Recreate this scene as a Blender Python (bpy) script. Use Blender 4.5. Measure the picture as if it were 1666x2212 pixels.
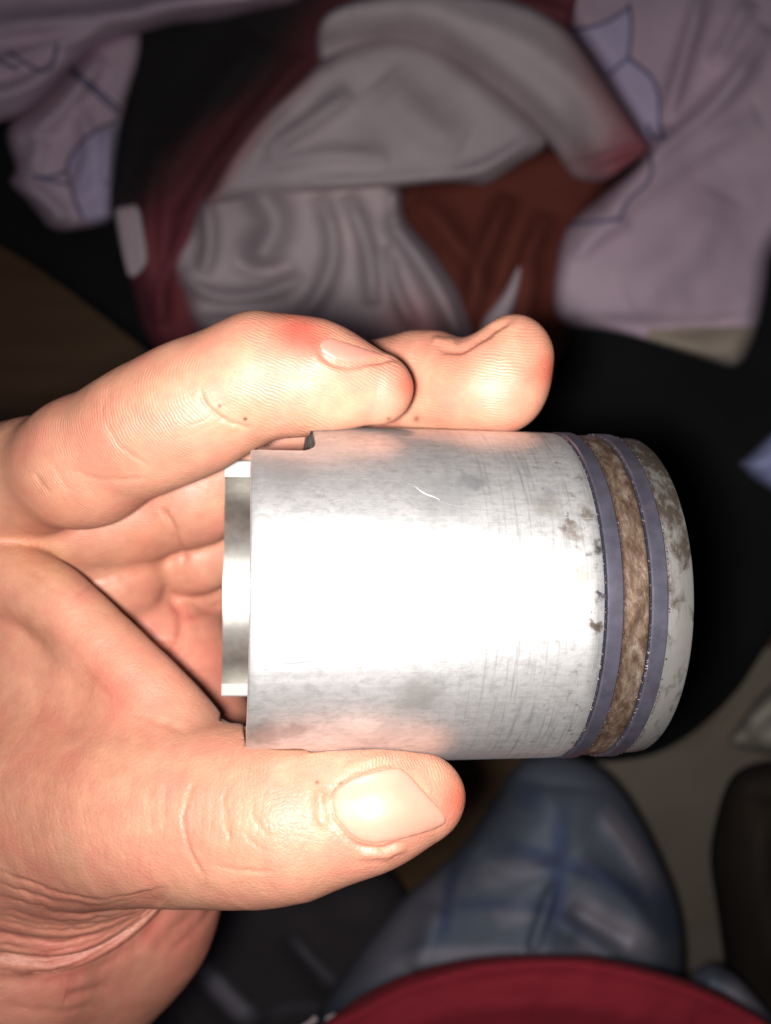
import bpy, bmesh, math, random
import numpy as np
from mathutils import Vector, Matrix
from mathutils.geometry import delaunay_2d_cdt
from mathutils.bvhtree import BVHTree

random.seed(7)
rng = np.random.default_rng(7)
for o in list(bpy.data.objects):
    bpy.data.objects.remove(o, do_unlink=True)
scene = bpy.context.scene
COL = scene.collection

# ------------------------------------------------------------------ camera, light, exposure
F = 2125.0                 # focal length in units of a 1666 x 2212 frame
CAM_H = 0.72               # camera height over the floor (m), looking straight down
cam_d = bpy.data.cameras.new('camera')
cam = bpy.data.objects.new('camera', cam_d)
COL.objects.link(cam)
cam.location = (0, 0, CAM_H)
cam_d.sensor_fit = 'VERTICAL'
cam_d.sensor_height = 36.0
cam_d.lens = 36.0 * F / 2212.0
cam_d.clip_start = 0.01
cam_d.clip_end = 20.0
cam_d.dof.use_dof = True
cam_d.dof.focus_distance = 0.143
cam_d.dof.aperture_fstop = 19.0
scene.camera = cam

world = bpy.data.worlds.new('World')
scene.world = world
world.use_nodes = True
world.node_tree.nodes['Background'].inputs[0].default_value = (0.80, 0.68, 1.0, 1)
world.node_tree.nodes['Background'].inputs[1].default_value = 0.022

fl = bpy.data.lights.new('camera_flash', 'AREA')      # the phone's flash beside the lens
fl.shape = 'DISK'
fl.size = 0.011
fl.energy = 0.48
fl.spread = math.radians(112)
fl.color = (1.0, 0.965, 0.94)
flo = bpy.data.objects.new('camera_flash', fl)
COL.objects.link(flo)
flo.location = (-0.0080, -0.0032, CAM_H + 0.002)
flo.rotation_euler = (math.radians(1.0), math.radians(-11.0), 0)

scene.view_settings.view_transform = 'Standard'
scene.view_settings.look = 'None'
scene.view_settings.exposure = 0.0
scene.view_settings.gamma = 1.0
scene.cycles.use_denoising = True
scene.cycles.max_bounces = 6

# ------------------------------------------------------------------ small helpers
def P(u, v, w):
    """point seen at (u, v) of the frame, w millimetres in front of the camera -> metres"""
    return Vector(((u - 833) / F * w, -(v - 1106) / F * w, CAM_H * 1000 - w)) * 0.001

def tag(o, label=None, cat=None, group=None, kind=None):
    if label: o['label'] = label
    if cat: o['category'] = cat
    if group: o['group'] = group
    if kind: o['kind'] = kind
    return o

def empty(name, loc):
    o = bpy.data.objects.new(name, None)
    o.empty_display_size = 0.01
    o.location = loc
    COL.objects.link(o)
    return o

def link(name, me, mats, parent=None, smooth=True):
    if not isinstance(mats, (list, tuple)): mats = [mats]
    for m in mats: me.materials.append(m)
    o = bpy.data.objects.new(name, me)
    COL.objects.link(o)
    if parent is not None:
        o.parent = parent
        o.matrix_parent_inverse = Matrix.Translation(parent.location).inverted()
    if smooth:
        me.polygons.foreach_set('use_smooth', [True] * len(me.polygons))
    me.update()
    return o

def mesh_from(name, verts, faces):
    me = bpy.data.meshes.new(name)
    me.from_pydata([tuple(v) for v in verts], [], [tuple(f) for f in faces])
    me.update()
    return me

class NT:
    """terse node-tree builder"""
    def __init__(self, name):
        self.m = bpy.data.materials.new(name)
        self.m.use_nodes = True
        self.t = self.m.node_tree
        self.b = self.t.nodes['Principled BSDF']
    def n(self, typ, **kw):
        nd = self.t.nodes.new(typ)
        for k, v in kw.items():
            if k.startswith('i_'):
                key = k[2:]
                key = int(key) if key.isdigit() else key.replace('_', ' ')
                nd.inputs[key].default_value = v
            else:
                setattr(nd, k, v)
        return nd
    def l(self, a, b): self.t.links.new(a, b)
    def set(self, key, val):
        s = self.b.inputs[key]
        if isinstance(val, bpy.types.NodeSocket): self.l(val, s)
        else: s.default_value = val
    def coord(self, scale=(1, 1, 1), kind='Object', rot=(0, 0, 0)):
        tc = self.n('ShaderNodeTexCoord')
        mp = self.n('ShaderNodeMapping')
        mp.inputs['Scale'].default_value = scale
        mp.inputs['Rotation'].default_value = rot
        self.l(tc.outputs[kind], mp.inputs[0])
        return mp.outputs[0]
    def noise(self, vec, scale, detail=3, rough=0.55, dist=0.0):
        nd = self.n('ShaderNodeTexNoise')
        nd.inputs['Scale'].default_value = scale
        nd.inputs['Detail'].default_value = detail
        nd.inputs['Roughness'].default_value = rough
        nd.inputs['Distortion'].default_value = dist
        if vec is not None: self.l(vec, nd.inputs['Vector'])
        return nd.outputs['Fac']
    def ramp(self, fac, stops):
        r = self.n('ShaderNodeValToRGB')
        e = r.color_ramp.elements
        while len(e) < len(stops): e.new(0.5)
        for el, (p, c) in zip(e, stops):
            el.position = p
            el.color = c if len(c) == 4 else (*c, 1)
        self.l(fac, r.inputs[0])
        return r.outputs[0]
    def mix(self, fac, a, b, mode='MIX'):
        mx = self.n('ShaderNodeMix', data_type='RGBA', blend_type=mode)
        for s, v in ((mx.inputs[0], fac), (mx.inputs[6], a), (mx.inputs[7], b)):
            if isinstance(v, bpy.types.NodeSocket): self.l(v, s)
            elif isinstance(v, (int, float)): s.default_value = v
            else: s.default_value = v if len(v) == 4 else (*v, 1)
        return mx.outputs[2]
    def math(self, op, a, b=None, c=None):
        nd = self.n('ShaderNodeMath', operation=op)
        for i, v in enumerate((a, b, c)):
            if v is None: continue
            if isinstance(v, bpy.types.NodeSocket): self.l(v, nd.inputs[i])
            else: nd.inputs[i].default_value = v
        return nd.outputs[0]
    def attr(self, name):
        return self.n('ShaderNodeAttribute', attribute_name=name)
    def bump(self, h, strength, dist, prev=None):
        nd = self.n('ShaderNodeBump')
        nd.inputs['Strength'].default_value = strength
        nd.inputs['Distance'].default_value = dist
        self.l(h, nd.inputs['Height'])
        if prev is not None: self.l(prev, nd.inputs['Normal'])
        return nd.outputs[0]

# ------------------------------------------------------------------ piston axis
PX0 = np.array([-22.4, -12.9, -158.5])          # centre of the front skirt edge, camera mm
PT = math.radians(9.0); PR = math.radians(0.9)  # crown tilted away from the lens; slight roll in the frame
AX = np.array([math.cos(PT) * math.cos(PR), -math.sin(PR), -math.sin(PT)]); AX /= np.linalg.norm(AX)
AY = np.array([0, 1.0, 0]); AY -= AX * (AY @ AX); AY /= np.linalg.norm(AY)
AZ = np.cross(AX, AY)                           # towards the camera
def PP(s, r, phi):
    p = PX0 + AX * s + AZ * (r * math.cos(phi)) + AY * (r * math.sin(phi))
    return Vector((p[0], p[1], p[2] + CAM_H * 1000)) * 0.001

def pix_to_cyl(u, v):
    """axial and arc position (mm) on the piston's outer skin seen at (u, v)"""
    d = np.array([(u - 833) / F, -(v - 1106) / F, -1.0]); d /= np.linalg.norm(d)
    o = -PX0
    dp = d - AX * (d @ AX); op = o - AX * (o @ AX)
    A, B, C = dp @ dp, 2 * dp @ op, op @ op - 27.0 ** 2
    t = (-B - math.sqrt(max(B * B - 4 * A * C, 0))) / (2 * A)
    q = o + d * t
    return float(q @ AX), float(math.atan2(q @ AY, q @ AZ) * 27.0)

# ------------------------------------------------------------------ materials
def mat_skin():
    t = NT('skin')
    tone = t.attr('tone')
    rid = t.attr('ridge')          # x: ridge coordinate (mm), y: ridge strength, z: fine wrinkle strength
    sep = t.n('ShaderNodeSeparateXYZ'); t.l(rid.outputs['Vector'], sep.inputs[0])
    co = t.coord()
    mott = t.noise(co, 260, 4, 0.6)
    base = t.mix(t.ramp(mott, [(0.3, (0, 0, 0)), (0.7, (1, 1, 1))]), (0.365, 0.164, 0.105), (0.445, 0.218, 0.139))
    base = t.mix(t.math('MULTIPLY', t.ramp(t.noise(co, 120, 4, 0.65), [(0.42, (0, 0, 0)), (0.72, (1, 1, 1))]), 0.8),
                 base, (0.42, 0.150, 0.108))
    col = t.mix(1.0, base, tone.outputs['Color'], 'MULTIPLY')
    t.set('Base Color', col)
    t.set('Roughness', 0.49)
    t.set('Specular IOR Level', 0.42)
    t.set('Subsurface Weight', 0.22)
    t.set('Subsurface Radius', (1.0, 0.35, 0.2))
    t.set('Subsurface Scale', 0.0016)
    wob = t.math('MULTIPLY', t.noise(co, 330, 2), 1.3)
    ph = t.math('MULTIPLY', t.math('ADD', sep.outputs[0], wob), 2 * math.pi / 0.50)
    rm = t.ramp(t.noise(co, 190, 3), [(0.36, (0.05, 0.05, 0.05)), (0.62, (1, 1, 1))])
    ridge = t.math('MULTIPLY', t.math('MULTIPLY', t.math('SINE', ph), sep.outputs[1]), rm)
    nb = t.bump(ridge, 0.5, 0.000062)
    vor = t.n('ShaderNodeTexVoronoi', feature='DISTANCE_TO_EDGE')
    vor.inputs['Scale'].default_value = 1300
    vm = t.n('ShaderNodeMapping'); vm.inputs['Scale'].default_value = (0.8, 1, 0.8)
    wv = t.n('ShaderNodeMix', data_type='VECTOR')
    t.l(co, vm.inputs[0]); t.l(vm.outputs[0], vor.inputs['Vector'])
    cell = t.math('MULTIPLY', t.math('MINIMUM', vor.outputs['Distance'], 0.2), sep.outputs[2])
    nb = t.bump(cell, 0.5, 0.00024, nb)
    nb = t.bump(t.noise(co, 1500, 4, 0.65), 0.4, 0.0002, nb)
    t.set('Normal', nb)
    return t.m

def mat_nail(name='fingernail', c1=(0.44, 0.20, 0.145), c2=(0.50, 0.255, 0.18)):
    t = NT(name)
    co = t.coord()
    t.set('Base Color', t.mix(t.noise(co, 200, 2), c1, c2))
    t.set('Roughness', 0.36)
    t.set('Subsurface Weight', 0.15)
    t.set('Subsurface Radius', (1.0, 0.35, 0.2))
    t.set('Subsurface Scale', 0.0012)
    t.set('Coat Weight', 0.6)
    t.set('Coat Roughness', 0.38)
    t.set('Normal', t.bump(t.noise(t.coord((1, 9, 1)), 160, 2), 0.12, 0.0003))
    return t.m

def mat_piston():
    """cast aluminium with machining grain, wear patches and brown varnish; object x runs along the axis"""
    t = NT('worn_aluminium')
    at = t.attr('cyl')             # x: axial mm, y: arc mm
    co = at.outputs['Vector']
    def mp(sx, sy):
        m = t.n('ShaderNodeMapping'); m.inputs['Scale'].default_value = (sx, sy, 1)
        t.l(co, m.inputs[0]); return m.outputs[0]
    sep = t.n('ShaderNodeSeparateXYZ'); t.l(co, sep.inputs[0])
    ax, arc = sep.outputs[0], sep.outputs[1]
    axial = t.noise(mp(0.05, 1.3), 1.0, 5, 0.65)          # long streaks along the axis
    circ = t.noise(mp(1.6, 0.07), 1.0, 4, 0.6)            # streaks round the skirt
    patch = t.noise(mp(0.12, 0.12), 1.0, 5, 0.6, 0.6)
    base = t.mix(t.ramp(axial, [(0.30, (0, 0, 0)), (0.70, (1, 1, 1))]), (0.52, 0.51, 0.50), (0.62, 0.61, 0.60))
    fine = t.noise(mp(0.5, 0.9), 1.0, 6, 0.75, 0.5)
    base = t.mix(t.math('MULTIPLY', t.ramp(fine, [(0.46, (0, 0, 0)), (0.66, (1, 1, 1))]), 0.6), base, (0.34, 0.335, 0.33))
    base = t.mix(t.math('MULTIPLY', t.ramp(patch, [(0.48, (0, 0, 0)), (0.70, (1, 1, 1))]), 0.6), base, (0.36, 0.36, 0.355))
    cs = t.math('MULTIPLY', t.ramp(circ, [(0.52, (0, 0, 0)), (0.72, (1, 1, 1))]), t.ramp(t.math('DIVIDE', ax, 60.0), [(0.42, (0, 0, 0)), (0.62, (1, 1, 1))]))
    base = t.mix(t.math('MULTIPLY', cs, 0.75), base, (0.25, 0.25, 0.26))
    spots = t.ramp(t.noise(mp(0.55, 0.55), 1.0, 4, 0.7), [(0.57, (0, 0, 0)), (0.68, (1, 1, 1))])
    near = t.ramp(t.math('DIVIDE', ax, 64.0), [(0.56, (0, 0, 0)), (0.78, (1, 1, 1))])
    base = t.mix(t.math('MULTIPLY', t.math('MULTIPLY', spots, near), 0.75), base, (0.16, 0.13, 0.10))
    # single smudges and burnt specks
    wob = t.n('ShaderNodeMix', data_type='VECTOR'); wob.inputs[0].default_value = 0.12
    nz = t.n('ShaderNodeTexNoise'); nz.inputs['Scale'].default_value = 0.5; nz.inputs['Detail'].default_value = 4
    t.l(co, nz.inputs['Vector'])
    nv = t.n('ShaderNodeVectorMath', operation='MULTIPLY_ADD')
    nv.inputs[1].default_value = (5, 5, 0); t.l(nz.outputs['Color'], nv.inputs[0])
    sh = t.n('ShaderNodeVectorMath', operation='ADD'); sh.inputs[1].default_value = (-2.5, -2.5, 0)
    t.l(co, sh.inputs[0]); t.l(sh.outputs[0], nv.inputs[2])
    for (u, v, r, c, k) in ((835, 1362, 3.2, (0.30, 0.27, 0.22), 0.75), (905, 1500, 4.5, (0.33, 0.32, 0.30), 0.7), (1288, 1190, 1.3, (0.08, 0.06, 0.05), 0.9), (1284, 1352, 1.2, (0.10, 0.07, 0.05), 0.9),
                            (1240, 1152, 1.6, (0.16, 0.12, 0.09), 0.7), (1300, 1282, 0.9, (0.06, 0.05, 0.08), 0.9), (1270, 1110, 1.6, (0.15, 0.11, 0.08), 0.7), (1020, 1040, 2.8, (0.26, 0.27, 0.28), 0.6), (960, 1080, 5, (0.36, 0.36, 0.36), 0.5),
                            (620, 1010, 6, (0.34, 0.34, 0.34), 0.5), (570, 1590, 4, (0.22, 0.21, 0.2), 0.7), (640, 1580, 3, (0.22, 0.21, 0.2), 0.6), (1180, 1090, 3, (0.3, 0.28, 0.25), 0.6), (1255, 1240, 2.2, (0.3, 0.25, 0.2), 0.6), (1225, 1130, 1.2, (0.14, 0.10, 0.08), 0.8)):
        sa, ar = pix_to_cyl(u, v)
        ds = t.n('ShaderNodeVectorMath', operation='DISTANCE'); ds.inputs[1].default_value = (sa, ar, 0)
        t.l(nv.outputs[0], ds.inputs[0])
        m = t.ramp(t.math('DIVIDE', ds.outputs['Value'], r), [(0.35, (1, 1, 1)), (1.0, (0, 0, 0))])
        base = t.mix(t.math('MULTIPLY', m, k), base, c)
    t.set('Base Color', base)
    t.set('Metallic', 0.85)
    rg = t.math('ADD', t.math('MULTIPLY', patch, 0.20), 0.40)
    t.set('Roughness', rg)
    t.set('Coat Weight', 0.55)
    t.set('Coat Roughness', 0.16)
    t.set('Coat IOR', 1.6)
    nb = t.bump(t.noise(mp(0.08, 3.0), 1.0, 4), 0.15, 0.00004)
    nb = t.bump(t.noise(mp(4.0, 0.15), 1.0, 3), 0.2, 0.00005, nb)
    nb = t.bump(t.noise(mp(0.8, 0.8), 1.0, 5), 0.3, 0.0001, nb)
    t.set('Normal', nb)
    return t.m

def mat_land():
    t = NT('varnished_ring_land')
    at = t.attr('cyl')
    def mp(sx, sy):
        m = t.n('ShaderNodeMapping'); m.inputs['Scale'].default_value = (sx, sy, 1)
        t.l(at.outputs['Vector'], m.inputs[0]); return m.outputs[0]
    a = t.noise(mp(0.55, 0.22), 1.0, 6, 0.72, 0.3)
    b = t.noise(mp(1.3, 0.9), 1.0, 5, 0.75)
    sx = t.n('ShaderNodeSeparateXYZ'); t.l(at.outputs['Vector'], sx.inputs[0])
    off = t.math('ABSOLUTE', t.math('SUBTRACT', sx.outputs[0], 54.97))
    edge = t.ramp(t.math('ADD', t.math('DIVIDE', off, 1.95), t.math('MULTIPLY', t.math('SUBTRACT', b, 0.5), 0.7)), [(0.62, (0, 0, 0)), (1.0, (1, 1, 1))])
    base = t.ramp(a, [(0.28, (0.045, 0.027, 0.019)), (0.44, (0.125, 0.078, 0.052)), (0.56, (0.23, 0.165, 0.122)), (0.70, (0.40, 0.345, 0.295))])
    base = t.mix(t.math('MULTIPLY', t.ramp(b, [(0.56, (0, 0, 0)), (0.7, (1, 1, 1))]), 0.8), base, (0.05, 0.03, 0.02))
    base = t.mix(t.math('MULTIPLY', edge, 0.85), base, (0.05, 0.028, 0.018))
    t.set('Base Color', base)
    t.set('Metallic', 0.75)
    t.set('Roughness', 0.40)
    t.set('Normal', t.bump(b, 0.3, 0.00015))
    return t.m

def mat_simple(name, col, rough=0.6, metal=0.0, col2=None, scale=60, bump=0.0, bscale=300, stretch=(1, 1, 1), sheen=0.0):
    t = NT(name)
    co = t.coord(stretch)
    if col2 is not None:
        t.set('Base Color', t.mix(t.ramp(t.noise(co, scale, 4), [(0.35, (0, 0, 0)), (0.65, (1, 1, 1))]), col, col2))
    else:
        t.set('Base Color', (*col, 1))
    t.set('Roughness', rough)
    t.set('Metallic', metal)
    if sheen: t.set('Sheen Weight', sheen)
    if bump: t.set('Normal', t.bump(t.noise(co, bscale, 3), bump, 0.001))
    return t.m

M = {}
M['skin'] = mat_skin()
M['nail'] = mat_nail()
M['pink_nail'] = mat_nail('pink_fingernail', (0.40, 0.150, 0.115), (0.44, 0.19, 0.14))
M['piston'] = mat_piston()
M['land'] = mat_land()
M['rim'] = mat_simple('machined_edge', (0.80, 0.79, 0.77), 0.5, 0.35)
M['inner'] = mat_simple('bright_bore', (0.30, 0.29, 0.265), 0.33, 0.9, (0.38, 0.37, 0.34), 500)
M['ring'] = mat_simple('blued_ring_steel', (0.105, 0.100, 0.132), 0.36, 0.82, (0.145, 0.138, 0.182), 400)
M['cast'] = mat_simple('rough_cast_step', (0.06, 0.058, 0.055), 0.6, 0.5, (0.22, 0.21, 0.20), 700, 0.4, 900)
M['carbon'] = mat_simple('carbon_grime', (0.03, 0.018, 0.012), 0.6, 0.0)

# ------------------------------------------------------------------ floor
def build_floor():
    me = mesh_from('floor', [(-3, -3, 0), (3, -3, 0), (3, 3, 0), (-3, 3, 0)], [(0, 1, 2, 3)])
    t = NT('dark_wood_floor')
    co = t.coord((1, 14, 1))
    g = t.noise(co, 6, 6, 0.6, 0.4)
    t.set('Base Color', t.ramp(g, [(0.3, (0.115, 0.060, 0.028)), (0.7, (0.15, 0.085, 0.044))]))
    t.set('Roughness', 0.4)
    t.set('Normal', t.bump(g, 0.1, 0.002))
    o = link('floor', me, t.m, None, False)
    tag(o, 'dark brown wooden floor under the clothes', None, None, 'structure')
build_floor()

# ------------------------------------------------------------------ cloth builder
def poly_sd(pts, poly):
    """distance to a closed polygon's edge (positive inside)"""
    pts = np.asarray(pts, float); poly = np.asarray(poly, float)
    a = poly; b = np.roll(poly, -1, 0)
    d = np.full(len(pts), 1e9); ins = np.zeros(len(pts), bool)
    for p, q in zip(a, b):
        e = q - p; L = (e * e).sum() + 1e-9
        t = np.clip(((pts - p) @ e) / L, 0, 1)
        d = np.minimum(d, np.hypot(*(pts - p - t[:, None] * e).T))
        c = ((p[1] > pts[:, 1]) != (q[1] > pts[:, 1]))
        xs = (q[0] - p[0]) * (pts[:, 1] - p[1]) / (q[1] - p[1] + 1e-12) + p[0]
        ins ^= c & (pts[:, 0] < xs)
    return np.where(ins, d, -d)

def line_d(pts, line):
    line = np.asarray(line, float)
    d = np.full(len(pts), 1e9); tt = np.zeros(len(pts)); acc = 0
    for p, q in zip(line[:-1], line[1:]):
        e = q - p; L = math.hypot(*e)
        t = np.clip(((pts - p) @ e) / (L * L + 1e-9), 0, 1)
        dd = np.hypot(*(pts - p - t[:, None] * e).T)
        m = dd < d
        d[m] = dd[m]; tt[m] = acc + t[m] * L
        acc += L
    return d, tt / max(acc, 1e-9)

def smooth_poly(poly, n=2, closed=True):
    p = np.asarray(poly, float)
    for _ in range(n):
        if closed:
            q = np.roll(p, -1, 0)
            p = np.stack([p * .75 + q * .25, p * .25 + q * .75], 1).reshape(-1, 2)
        else:
            q = np.stack([p[:-1] * .75 + p[1:] * .25, p[:-1] * .25 + p[1:] * .75], 1).reshape(-1, 2)
            p = np.vstack([p[:1], q, p[-1:]])
    return p

def fbm(x, y, seed, octs=4):
    r = np.random.default_rng(seed)
    out = np.zeros_like(x); amp = 1.0; fr = 1.0
    for _ in range(octs):
        for _k in range(3):
            a = r.uniform(0, 2 * math.pi); ph = r.uniform(0, 6.28)
            s = r.uniform(0.7, 1.3) * fr
            out += amp * np.sin((x * math.cos(a) + y * math.sin(a)) * s + ph + 1.3 * np.sin((x * math.sin(a) - y * math.cos(a)) * s * 0.6 + ph * 2))
        amp *= 0.5; fr *= 2.0
    return out / 4

def mat_blend(name, a1, a2, b1, b2, scale=12):
    t = NT(name)
    co = t.coord()
    k = t.ramp(t.noise(co, scale, 4), [(0.35, (0, 0, 0)), (0.65, (1, 1, 1))])
    t.set('Base Color', t.mix(t.attr('blend').outputs['Fac'], t.mix(k, a1, a2), t.mix(k, b1, b2)))
    t.set('Roughness', 0.9)
    t.set('Normal', t.bump(t.noise(co, 800, 3), 0.25, 0.001))
    return t.m

def cloth_height(x, y, poly, w0, folds, tilt, noise, seed, rim, rim_h):
    pts = np.stack([x, y], 1)
    h = np.zeros(len(x))
    for fd in folds:
        line, wd, ht = fd[:3]
        d, t = line_d(pts, smooth_poly(line, 2, False))
        taper = np.clip(np.minimum(t, 1 - t) * 5, 0, 1) ** 0.5 if len(fd) < 4 else 1.0
        h += ht * np.exp(-(d / wd) ** 2) * taper
    h += noise * fbm(x / 110.0, y / 110.0, seed) + (noise > 1.5) * 1.1 * fbm(x / 34.0 + y / 60.0, y / 34.0, seed + 50, 2)
    cx, cy = np.mean(np.asarray(poly), 0)
    h += (x - cx) / 100 * tilt[0] + (y - cy) / 100 * tilt[1]
    sd = np.clip(poly_sd(pts, poly), 0, rim) / rim
    h -= rim_h * (1 - np.sqrt(np.clip(1 - (1 - sd) ** 2, 0, 1)))
    return w0 - h

def cloth(name, poly, w0, folds=(), tilt=(0, 0), noise=4.0, seed=1, mats=None, rim=40, rim_h=26, step=9,
          parent=None, drop=40, nsm=2, facemat=None, blend=None):
    sp = smooth_poly(poly, nsm)
    # resample outline
    dense = []
    for p, q in zip(sp, np.roll(sp, -1, 0)):
        L = math.hypot(*(q - p)); n = max(1, int(L / step))
        for k in range(n): dense.append(p + (q - p) * k / n)
    sp = np.array(dense)
    lo, hi = sp.min(0), sp.max(0)
    gx, gy = np.meshgrid(np.arange(lo[0], hi[0], step), np.arange(lo[1], hi[1], step))
    gx[1::2] += step / 2
    g = np.stack([gx.ravel(), gy.ravel()], 1)
    g = g[poly_sd(g, sp) > step * 0.6]
    allp = np.vstack([sp, g])
    nb = len(sp)
    vs, es, fs, ov, oe, of = delaunay_2d_cdt([Vector(p) for p in allp], [(i, (i + 1) % nb) for i in range(nb)], [list(range(nb))], 1, 1e-4)
    xy = np.array([tuple(v) for v in vs])
    w = cloth_height(xy[:, 0], xy[:, 1], sp, w0, folds, tilt, noise, seed, rim, rim_h)
    verts = [P(a, b, c) for (a, b), c in zip(xy, w)]
    faces = []
    for f in fs:
        a, b, c = [np.array(xy[i]) for i in f[:3]]
        cr = (b[0] - a[0]) * (c[1] - a[1]) - (b[1] - a[1]) * (c[0] - a[0])
        faces.append(tuple(f) if cr < 0 else tuple(reversed(f)))
    # border: drop a turned-under edge so that the cloth has thickness
    cnt = {}
    for f in faces:
        for i in range(len(f)):
            e = (f[i], f[(i + 1) % len(f)])
            cnt[e] = 1
    bd = [e for e in cnt if (e[1], e[0]) not in cnt]
    cen = xy.mean(0)
    low = {}
    for a, b in bd:
        for i in (a, b):
            if i not in low:
                low[i] = len(verts)
                p = verts[i]
                q = P(cen[0] + (xy[i][0] - cen[0]) * 0.96, cen[1] + (xy[i][1] - cen[1]) * 0.96, w[i] + drop)
                if q.z < 0.001: q = p + (q - p) * ((p.z - 0.001) / (p.z - q.z))
                verts.append(q)
    for a, b in bd:
        faces.append((b, a, low[a], low[b]))
    me = mesh_from(name, verts, faces)
    o = link(name, me, mats, parent)
    if blend:
        vals = [blend(a, b) for a, b in xy]
        vals += [0.0] * (len(verts) - len(vals))
        for i, j in low.items(): vals[j] = vals[i]
        at = me.attributes.new('blend', 'FLOAT', 'POINT'); at.data.foreach_set('value', np.clip(vals, 0, 1).astype(np.float32))
    if facemat:
        for pl in me.polygons:
            if len(pl.vertices) == 3:
                c = xy[list(pl.vertices)].mean(0)
                pl.material_index = facemat(c[0], c[1])
    o['_w'] = 0
    del o['_w']
    return o, (lambda a, b: float(cloth_height(np.array([a], float), np.array([b], float), sp, w0, folds, tilt, noise, seed, rim, rim_h)[0]))

def tube(name, pts, r, mat, parent, seg=8):
    verts, faces = [], []
    n = len(pts)
    for i, p in enumerate(pts):
        d = (pts[min(i + 1, n - 1)] - pts[max(i - 1, 0)]).normalized()
        a = d.orthogonal().normalized(); b = d.cross(a)
        rr = r if not hasattr(r, '__len__') else r[i]
        for k in range(seg):
            an = 2 * math.pi * k / seg
            verts.append(p + (a * math.cos(an) + b * math.sin(an)) * rr)
    # keep rings aligned
    for i in range(n - 1):
        best, off = 1e9, 0
        for s in range(seg):
            dd = (verts[i * seg] - verts[(i + 1) * seg + s]).length
            if dd < best: best, off = dd, s
        ring = verts[(i + 1) * seg:(i + 2) * seg]
        verts[(i + 1) * seg:(i + 2) * seg] = ring[off:] + ring[:off]
        for k in range(seg):
            k2 = (k + 1) % seg
            faces.append((i * seg + k, i * seg + k2, (i + 1) * seg + k2, (i + 1) * seg + k))
    faces.append(tuple(reversed(range(seg)))); faces.append(tuple(range((n - 1) * seg, n * seg)))
    return link(name, mesh_from(name, verts, faces), mat, parent)

def seam(name, line, hf, mat, parent, r=0.0010):
    pl = smooth_poly(line, 2, False)
    dn = []
    for p, q in zip(pl[:-1], pl[1:]):
        n = max(1, int(math.hypot(*(q - p)) / 8))
        for k in range(n): dn.append(p + (q - p) * k / n)
    dn.append(pl[-1])
    return tube(name, [P(a, b, hf(a, b) - 0.3) for a, b in dn], r, mat, parent, 6)

# ------------------------------------------------------------------ clothes pile
M['white'] = mat_simple('white_cotton', (0.62, 0.46, 0.56), 0.85, 0, (0.74, 0.57, 0.67), 9, 0.25, 900)
M['greywhite'] = mat_simple('grey_white_cotton', (0.58, 0.47, 0.52), 0.88, 0, (0.68, 0.56, 0.60), 8, 0.25, 900)
M['seam'] = mat_simple('navy_print_line', (0.15, 0.15, 0.28), 0.8)
M['panel'] = mat_simple('pale_blue_panel', (0.62, 0.54, 0.76), 0.85)
M['black'] = mat_simple('black_fabric', (0.003, 0.004, 0.005), 0.95, 0, (0.006, 0.007, 0.008), 20, 0.2, 500)
M['darkred'] = mat_simple('dark_red_fabric', (0.16, 0.034, 0.042), 0.9, 0, (0.24, 0.06, 0.075), 12, 0.2, 600)
M['redbrown'] = mat_simple('rust_red_fabric', (0.15, 0.03, 0.02), 0.9, 0, (0.21, 0.05, 0.033), 10, 0.2, 600)
M['beige'] = mat_simple('beige_fabric', (0.42, 0.35, 0.27), 0.9, 0, (0.5, 0.42, 0.34), 14, 0.2, 600)

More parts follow.
